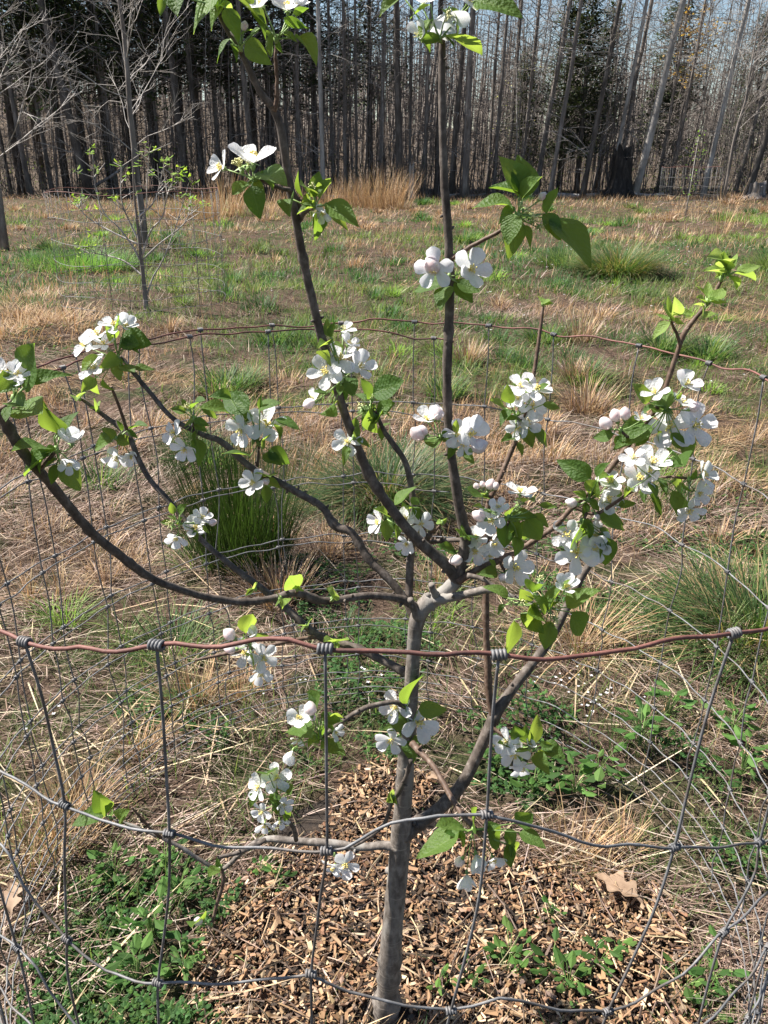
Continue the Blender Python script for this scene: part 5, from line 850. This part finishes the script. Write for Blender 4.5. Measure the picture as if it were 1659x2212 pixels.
for (bu, bv), leaves, flowers, buds in CL:
    j = np.argmin((SAMP[:, 0]-bu)**2+(SAMP[:, 1]-bv)**2); Yb = SAMP[j, 2]; att = SAMP[j, 3:6]
    Yc = Yb-0.012; base = np.array(P(bu, bv, Yc)); px = depth(Vector(base))/FP
    mb = MB(); mid = (att+base)/2+np.array([0, -0.002, -0.002])
    if np.linalg.norm(att-base) > 0.004: mb.tube([loc(att), loc(mid), loc(base)], [0.0028, 0.0024, 0.0022], 7, m=0)
    mb.tube([loc(base)+np.array([0, 0, -0.004]), loc(base)+np.array([0, 0, 0.001]), loc(base)+np.array([0, 0, 0.005])], [0.0020, 0.0034, 0.0016], 7, m=1)
    kids = []
    for lf in leaves:
        tu, tv = lf[:2]; lb = lf[2:] if len(lf) > 2 else (bu, bv); young = (len(lf) == 2 and len(flowers) == 0) or (1495 < bu < 1600 and bv < 700) or (1400 < bu < 1500 and bv < 700)
        b0 = np.array(P(*lb, Yc+rs.normal(0, 0.008))); tip = np.array(P(tu, tv, Yc+rs.normal(-0.008, 0.015)))
        if np.linalg.norm(b0-base) > 0.003: mb.tube([loc(base), loc((b0+base)/2)+rs.normal(0, 0.0015, 3), loc(b0)], [0.0011, 0.0009, 0.0009], 5, m=1)
        d = tip-b0; L = np.linalg.norm(d)*1.06; yv = unit(d)
        hint = np.array(UP)*rs.uniform(0.1, 0.9)+np.array(TOC)*rs.uniform(0.45, 1.1)+rs.normal(0, 0.28, 3)
        xv = unit(np.cross(yv, hint)); zv = np.cross(xv, yv); wf = rs.uniform(0.92, 1.2) if L > 0.03 else rs.uniform(0.7, 0.95)
        vi = rs.integers(0, 3 if young else 9); vi = (0, 4, 0, 1)[vi % 4] if (L > 0.055 and not young) else vi; kids.append(('leaf', (YV if young else LV)[vi], b0, xv*L*wf, yv*L, zv*L))
    for (fu, fv, fs, fk, fx, fy) in flowers:
        c = np.array(P(fu, fv, Yc+rs.uniform(-0.008, 0.008))); nrm = unit(np.array(RIGHT)*fx+np.array(UP)*fy+np.array(TOC)*0.95+rs.normal(0, 0.10, 3)); D = fs*depth(Vector(c))/FP*(2.0 if fk == 's' else 1.25 if fk == 'b' else 1.12 if fk == 'c' else 1.03)
        back = c-nrm*0.14*D; md = (back+base)/2-nrm*0.1*D; mb.tube([loc(base), loc(md), loc(back)], [0.0010, 0.0008, 0.0009], 5, m=1)
        xv = unit(np.cross(nrm, rs.normal(0, 1, 3))); yv = np.cross(nrm, xv); v_ = FV[fk]; kids.append(('blossom' if fk != 's' else 'spent_blossom', v_[rs.integers(0, len(v_))], c, xv*D, yv*D, nrm*D))
    for (fu, fv, fs) in buds:
        c = np.array(P(fu, fv, Yc-rs.uniform(0.002, 0.016))); D = fs*depth(Vector(c))/FP*1.15; ax = unit(unit(c-base)+np.array(UP)*0.3+rs.normal(0, 0.1, 3))
        back = c-ax*0.66*D; mb.tube([loc(base), loc((back+base)/2), loc(back)], [0.0010, 0.0008, 0.0010], 5, m=1)
        xv = unit(np.cross(ax, rs.normal(0, 1, 3))); kids.append(('bud', BUDV[rs.integers(0, 3)], c, xv*D, np.cross(ax, xv)*D, ax*D))
    sp = obj('blossom_cluster' if (flowers or buds) else 'leaf_cluster', mb.mesh('spur', [m_shoot, m_pedicel]), apple)
    for nm, me, c, xv, yv, zv in kids:
        o = obj(nm, me, sp); l_ = loc(c); o.matrix_local = Matrix(((xv[0], yv[0], zv[0], l_[0]), (xv[1], yv[1], zv[1], l_[1]), (xv[2], yv[2], zv[2], l_[2]), (0, 0, 0, 1)))
        nleaf += nm == 'leaf'
print('leaves', nleaf, 'clusters', len(CL))

# ------------------------------------------------------------------ woven wire cage: one roll, ends overlapping on the far left
CX, CY = -0.012, 1.365
PH0, PH1 = math.radians(75.5), math.radians(545)
def Rphi(ph): return np.interp(np.degrees(ph), [75, 545], [0.757, 0.783])
ROFF = [0, 0.215, 0.42, 0.60, 0.75, 0.88, 0.985, 1.065, 1.125, 1.172]
ZT = 1.2
def cyl(u, v, R, near):
    d = ray(u, v); a = d.x**2+d.y**2; b = -(d.x*CX+d.y*CY); c = CX*CX+CY*CY-R*R; disc = max(0, b*b-a*c)
    t = (-b-math.sqrt(disc))/a if near else (-b+math.sqrt(disc))/a
    x, y = d.x*t, d.y*t; return math.degrees(math.atan2(y-CY, x-CX)) % 360, CAMZ+d.z*t
NT = [[(0, 1368), (45, 1388), (135, 1398), (170, 1393), (225, 1400), (330, 1396), (440, 1394), (530, 1386), (620, 1385), (670, 1393), (710, 1401), (829, 1406), (879, 1401), (979, 1413), (1074, 1421), (1179, 1423), (1279, 1411), (1329, 1401), (1429, 1388), (1499, 1376), (1584, 1366), (1659, 1358)],
      [(0, 1671), (70, 1709), (140, 1741), (200, 1776), (280, 1794), (365, 1804), (450, 1821), (575, 1834), (705, 1839), (751, 1832), (826, 1780), (863, 1765), (944, 1756), (1049, 1764), (1104, 1779), (1179, 1801), (1329, 1824), (1454, 1829), (1529, 1826), (1629, 1811), (1659, 1809)],
      [(0, 1824), (20, 1844), (40, 1894), (85, 1969), (140, 2034), (225, 2101), (280, 2116), (340, 2124), (425, 2131), (550, 2121), (670, 2106), (700, 2121), (740, 2141), (829, 2154), (869, 2164), (974, 2181), (1019, 2174), (1074, 2156), (1179, 2169), (1309, 2184), (1369, 2164), (1469, 2104), (1554, 2014), (1609, 1969), (1659, 1919)]]
FT = [(100, 790), (150, 770), (320, 733), (420, 714), (500, 708), (595, 702), (735, 697), (800, 691), (895, 695), (1000, 697), (1058, 702), (1130, 704), (1205, 724), (1290, 728), (1380, 748), (1450, 757), (1535, 783), (1610, 800), (1659, 823)]
near_tr = [sorted(cyl(u, v, 0.768, True) for u, v in r) for r in NT]
far_tr = sorted(cyl(u, v, 0.779, False) for u, v in FT)
nz_ph = np.linspace(60, 560, 260); NZ = [np.convolve(np.random.default_rng(700+k).normal(0, 0.0042, 270), [0.25, 0.5, 0.25], 'same')[5:265] for k in range(10)]
def zrow(row, deg):
    """height of a line wire at angle deg (75..545)"""
    deg = np.asarray(deg, float)
    def dev_near(r):
        a = np.array(near_tr[r]); z0 = ZT-ROFF[r]; xs = np.concatenate([[a[0, 0]-28], a[:, 0], [a[-1, 0]+28]]); ys = np.concatenate([[0], a[:, 1]-z0, [0]])
        return np.interp(deg, xs, ys)
    dv = dev_near(min(row, 2))*(1.0 if row <= 2 else max(0, 1-(row-2)*0.16))
    f = np.array(far_tr); fd = np.interp(deg-360, np.concatenate([[f[0, 0]-25], f[:, 0], [f[-1, 0]+25]]), np.concatenate([[0], f[:, 1]-ZT, [0]]))
    fd1 = np.interp(deg, np.concatenate([[f[0, 0]-25], f[:, 0], [f[-1, 0]+25]]), np.concatenate([[0], f[:, 1]-ZT, [0]]))
    lap1 = np.where(deg < 215, fd1-0.010-0.034*np.exp(-((deg-75)/14.0)**1.5), 0); lap2 = np.where(deg > 330, fd, 0)
    return ZT-ROFF[row]+dv+(lap1+lap2)*(1-0.06*row)+np.interp(deg, nz_ph, NZ[row])
def wpt(deg, z, dr=0.0):
    ph = np.radians(deg); R = Rphi(ph)+dr; return np.stack([CX+R*np.cos(ph), CY+R*np.sin(ph), z], -1)
fence = empty('wire_fence', (CX, CY, 0), 'round woven wire cage with rusty top wire around the blossoming apple tree', 'fence')
def floc(p): return np.asarray(p)-np.array([CX, CY, 0])
# angles of the stays: traced ones first, then even spacing on the sides
near_st = [[(50, 1388), (138, 1743), (143, 2036)], [(337, 1395), (365, 1803), (340, 2125)], [(702, 1400), (706, 1840), (672, 2106)], [(1077, 1421), (1051, 1764), (974, 2183)], [(1583, 1366), (1455, 1829), (1312, 2185)]]
nst = [[cyl(u, v, 0.768, True)[0] for u, v in s] for s in near_st]
far_st = [cyl(u, v, 0.779, False)[0] for u, v in ((1535, 783), (1380, 748), (1205, 724), (1058, 702), (895, 695), (735, 697), (595, 702), (430, 715))]
far2 = [cyl(u, v, 0.759, False)[0] for u, v in ((1035, 735), (945, 716), (760, 700), (575, 706), (400, 728))]
stays = [(s[0], s) for s in nst]
r0 = max(s[0] for s in nst); f0 = far_st[0]+360; k = max(1, round((f0-r0)/11.3))
k2 = nst[-1]; stays += [(r0+(f0-r0)*j/k, [r0+(f0-r0)*j/k, r0+(f0-r0)*j/k-(k2[0]-k2[1])*max(0, 1-j/3), r0+(f0-r0)*j/k-(k2[0]-k2[2])*max(0, 1-j/3)]) for j in range(1, k)]
stays += [(a+360, None) for a in far_st]; a = far_st[-1]+360
while a+11 < 544: a += 11.4; stays.append((a, None))
stays += [(a, None) for a in far2]; l0 = min(s[0] for s in nst); a0 = far2[-1]; k = max(1, round((l0-a0)/11.3)); stays += [(a0+(l0-a0)*j/k, None) for j in range(1, k)]
rw = np.random.default_rng(4)
for row in range(10):
    dg = np.linspace(75.5, 545, 430); z = zrow(row, dg); p = wpt(dg, z, 0.0015*np.sin(dg*0.9+row))
    mb = MB(); mb.tube(floc(p), 0.0021 if row == 0 else 0.00155, 7, cap=True); obj('line_wire', mb.mesh('line_wire', m_rust if row == 0 else m_galv), fence)
kb = MB()
for j in range(4):
    a = np.linspace(0, 2*np.pi, 9); kb.tube(np.stack([np.full(9, (j-1.5)*0.0031)+0.0004*np.cos(a), 0.0036*np.cos(a), 0.0036*np.sin(a)], 1), 0.00165, 5, cap=False)
knot_me = kb.mesh('wire_knot', m_galv)
nk = 0
for a, tr in stays:
    jit = rw.normal(0, 0.5, 10); angs = []
    for row in range(10):
        if tr: angs.append(tr[min(row, 2)]+(tr[2]-tr[1])*0.55*max(0, row-2)*(0.7**max(0, row-2))+(jit[row]*0.6 if row > 2 else 0))
        else: angs.append(a+jit[row])
    pts = []; kn = []
    for row in range(10):
        zz = float(zrow(row, angs[row])); q_ = wpt(angs[row], zz); kn.append(q_)
        if row and True:
            pr = pts[-1]; bow = rw.normal(0, 0.0035, 3); pts.append(pr*0.66+q_*0.34+bow); pts.append(pr*0.34+q_*0.66+bow*0.7)
        pts.append(q_)
    pp = catmull(np.array(pts), 3); mb = MB(); mb.tube(floc(pp), 0.00155, 6); st = obj('stay_wire', mb.mesh('stay_wire', m_galv), fence)
    for row in range(7):
        if nk >= 300: break
        o = obj('wire_knot', knot_me, st); nk += 1; o.location = floc(kn[row]); o.rotation_euler = (rw.uniform(0, 6), rw.normal(0, 0.08), math.radians(angs[row]+90)); s = 1.1 if row == 0 else 0.95; o.scale = (s, s, s)
print('stays', len(stays), 'knots', nk)
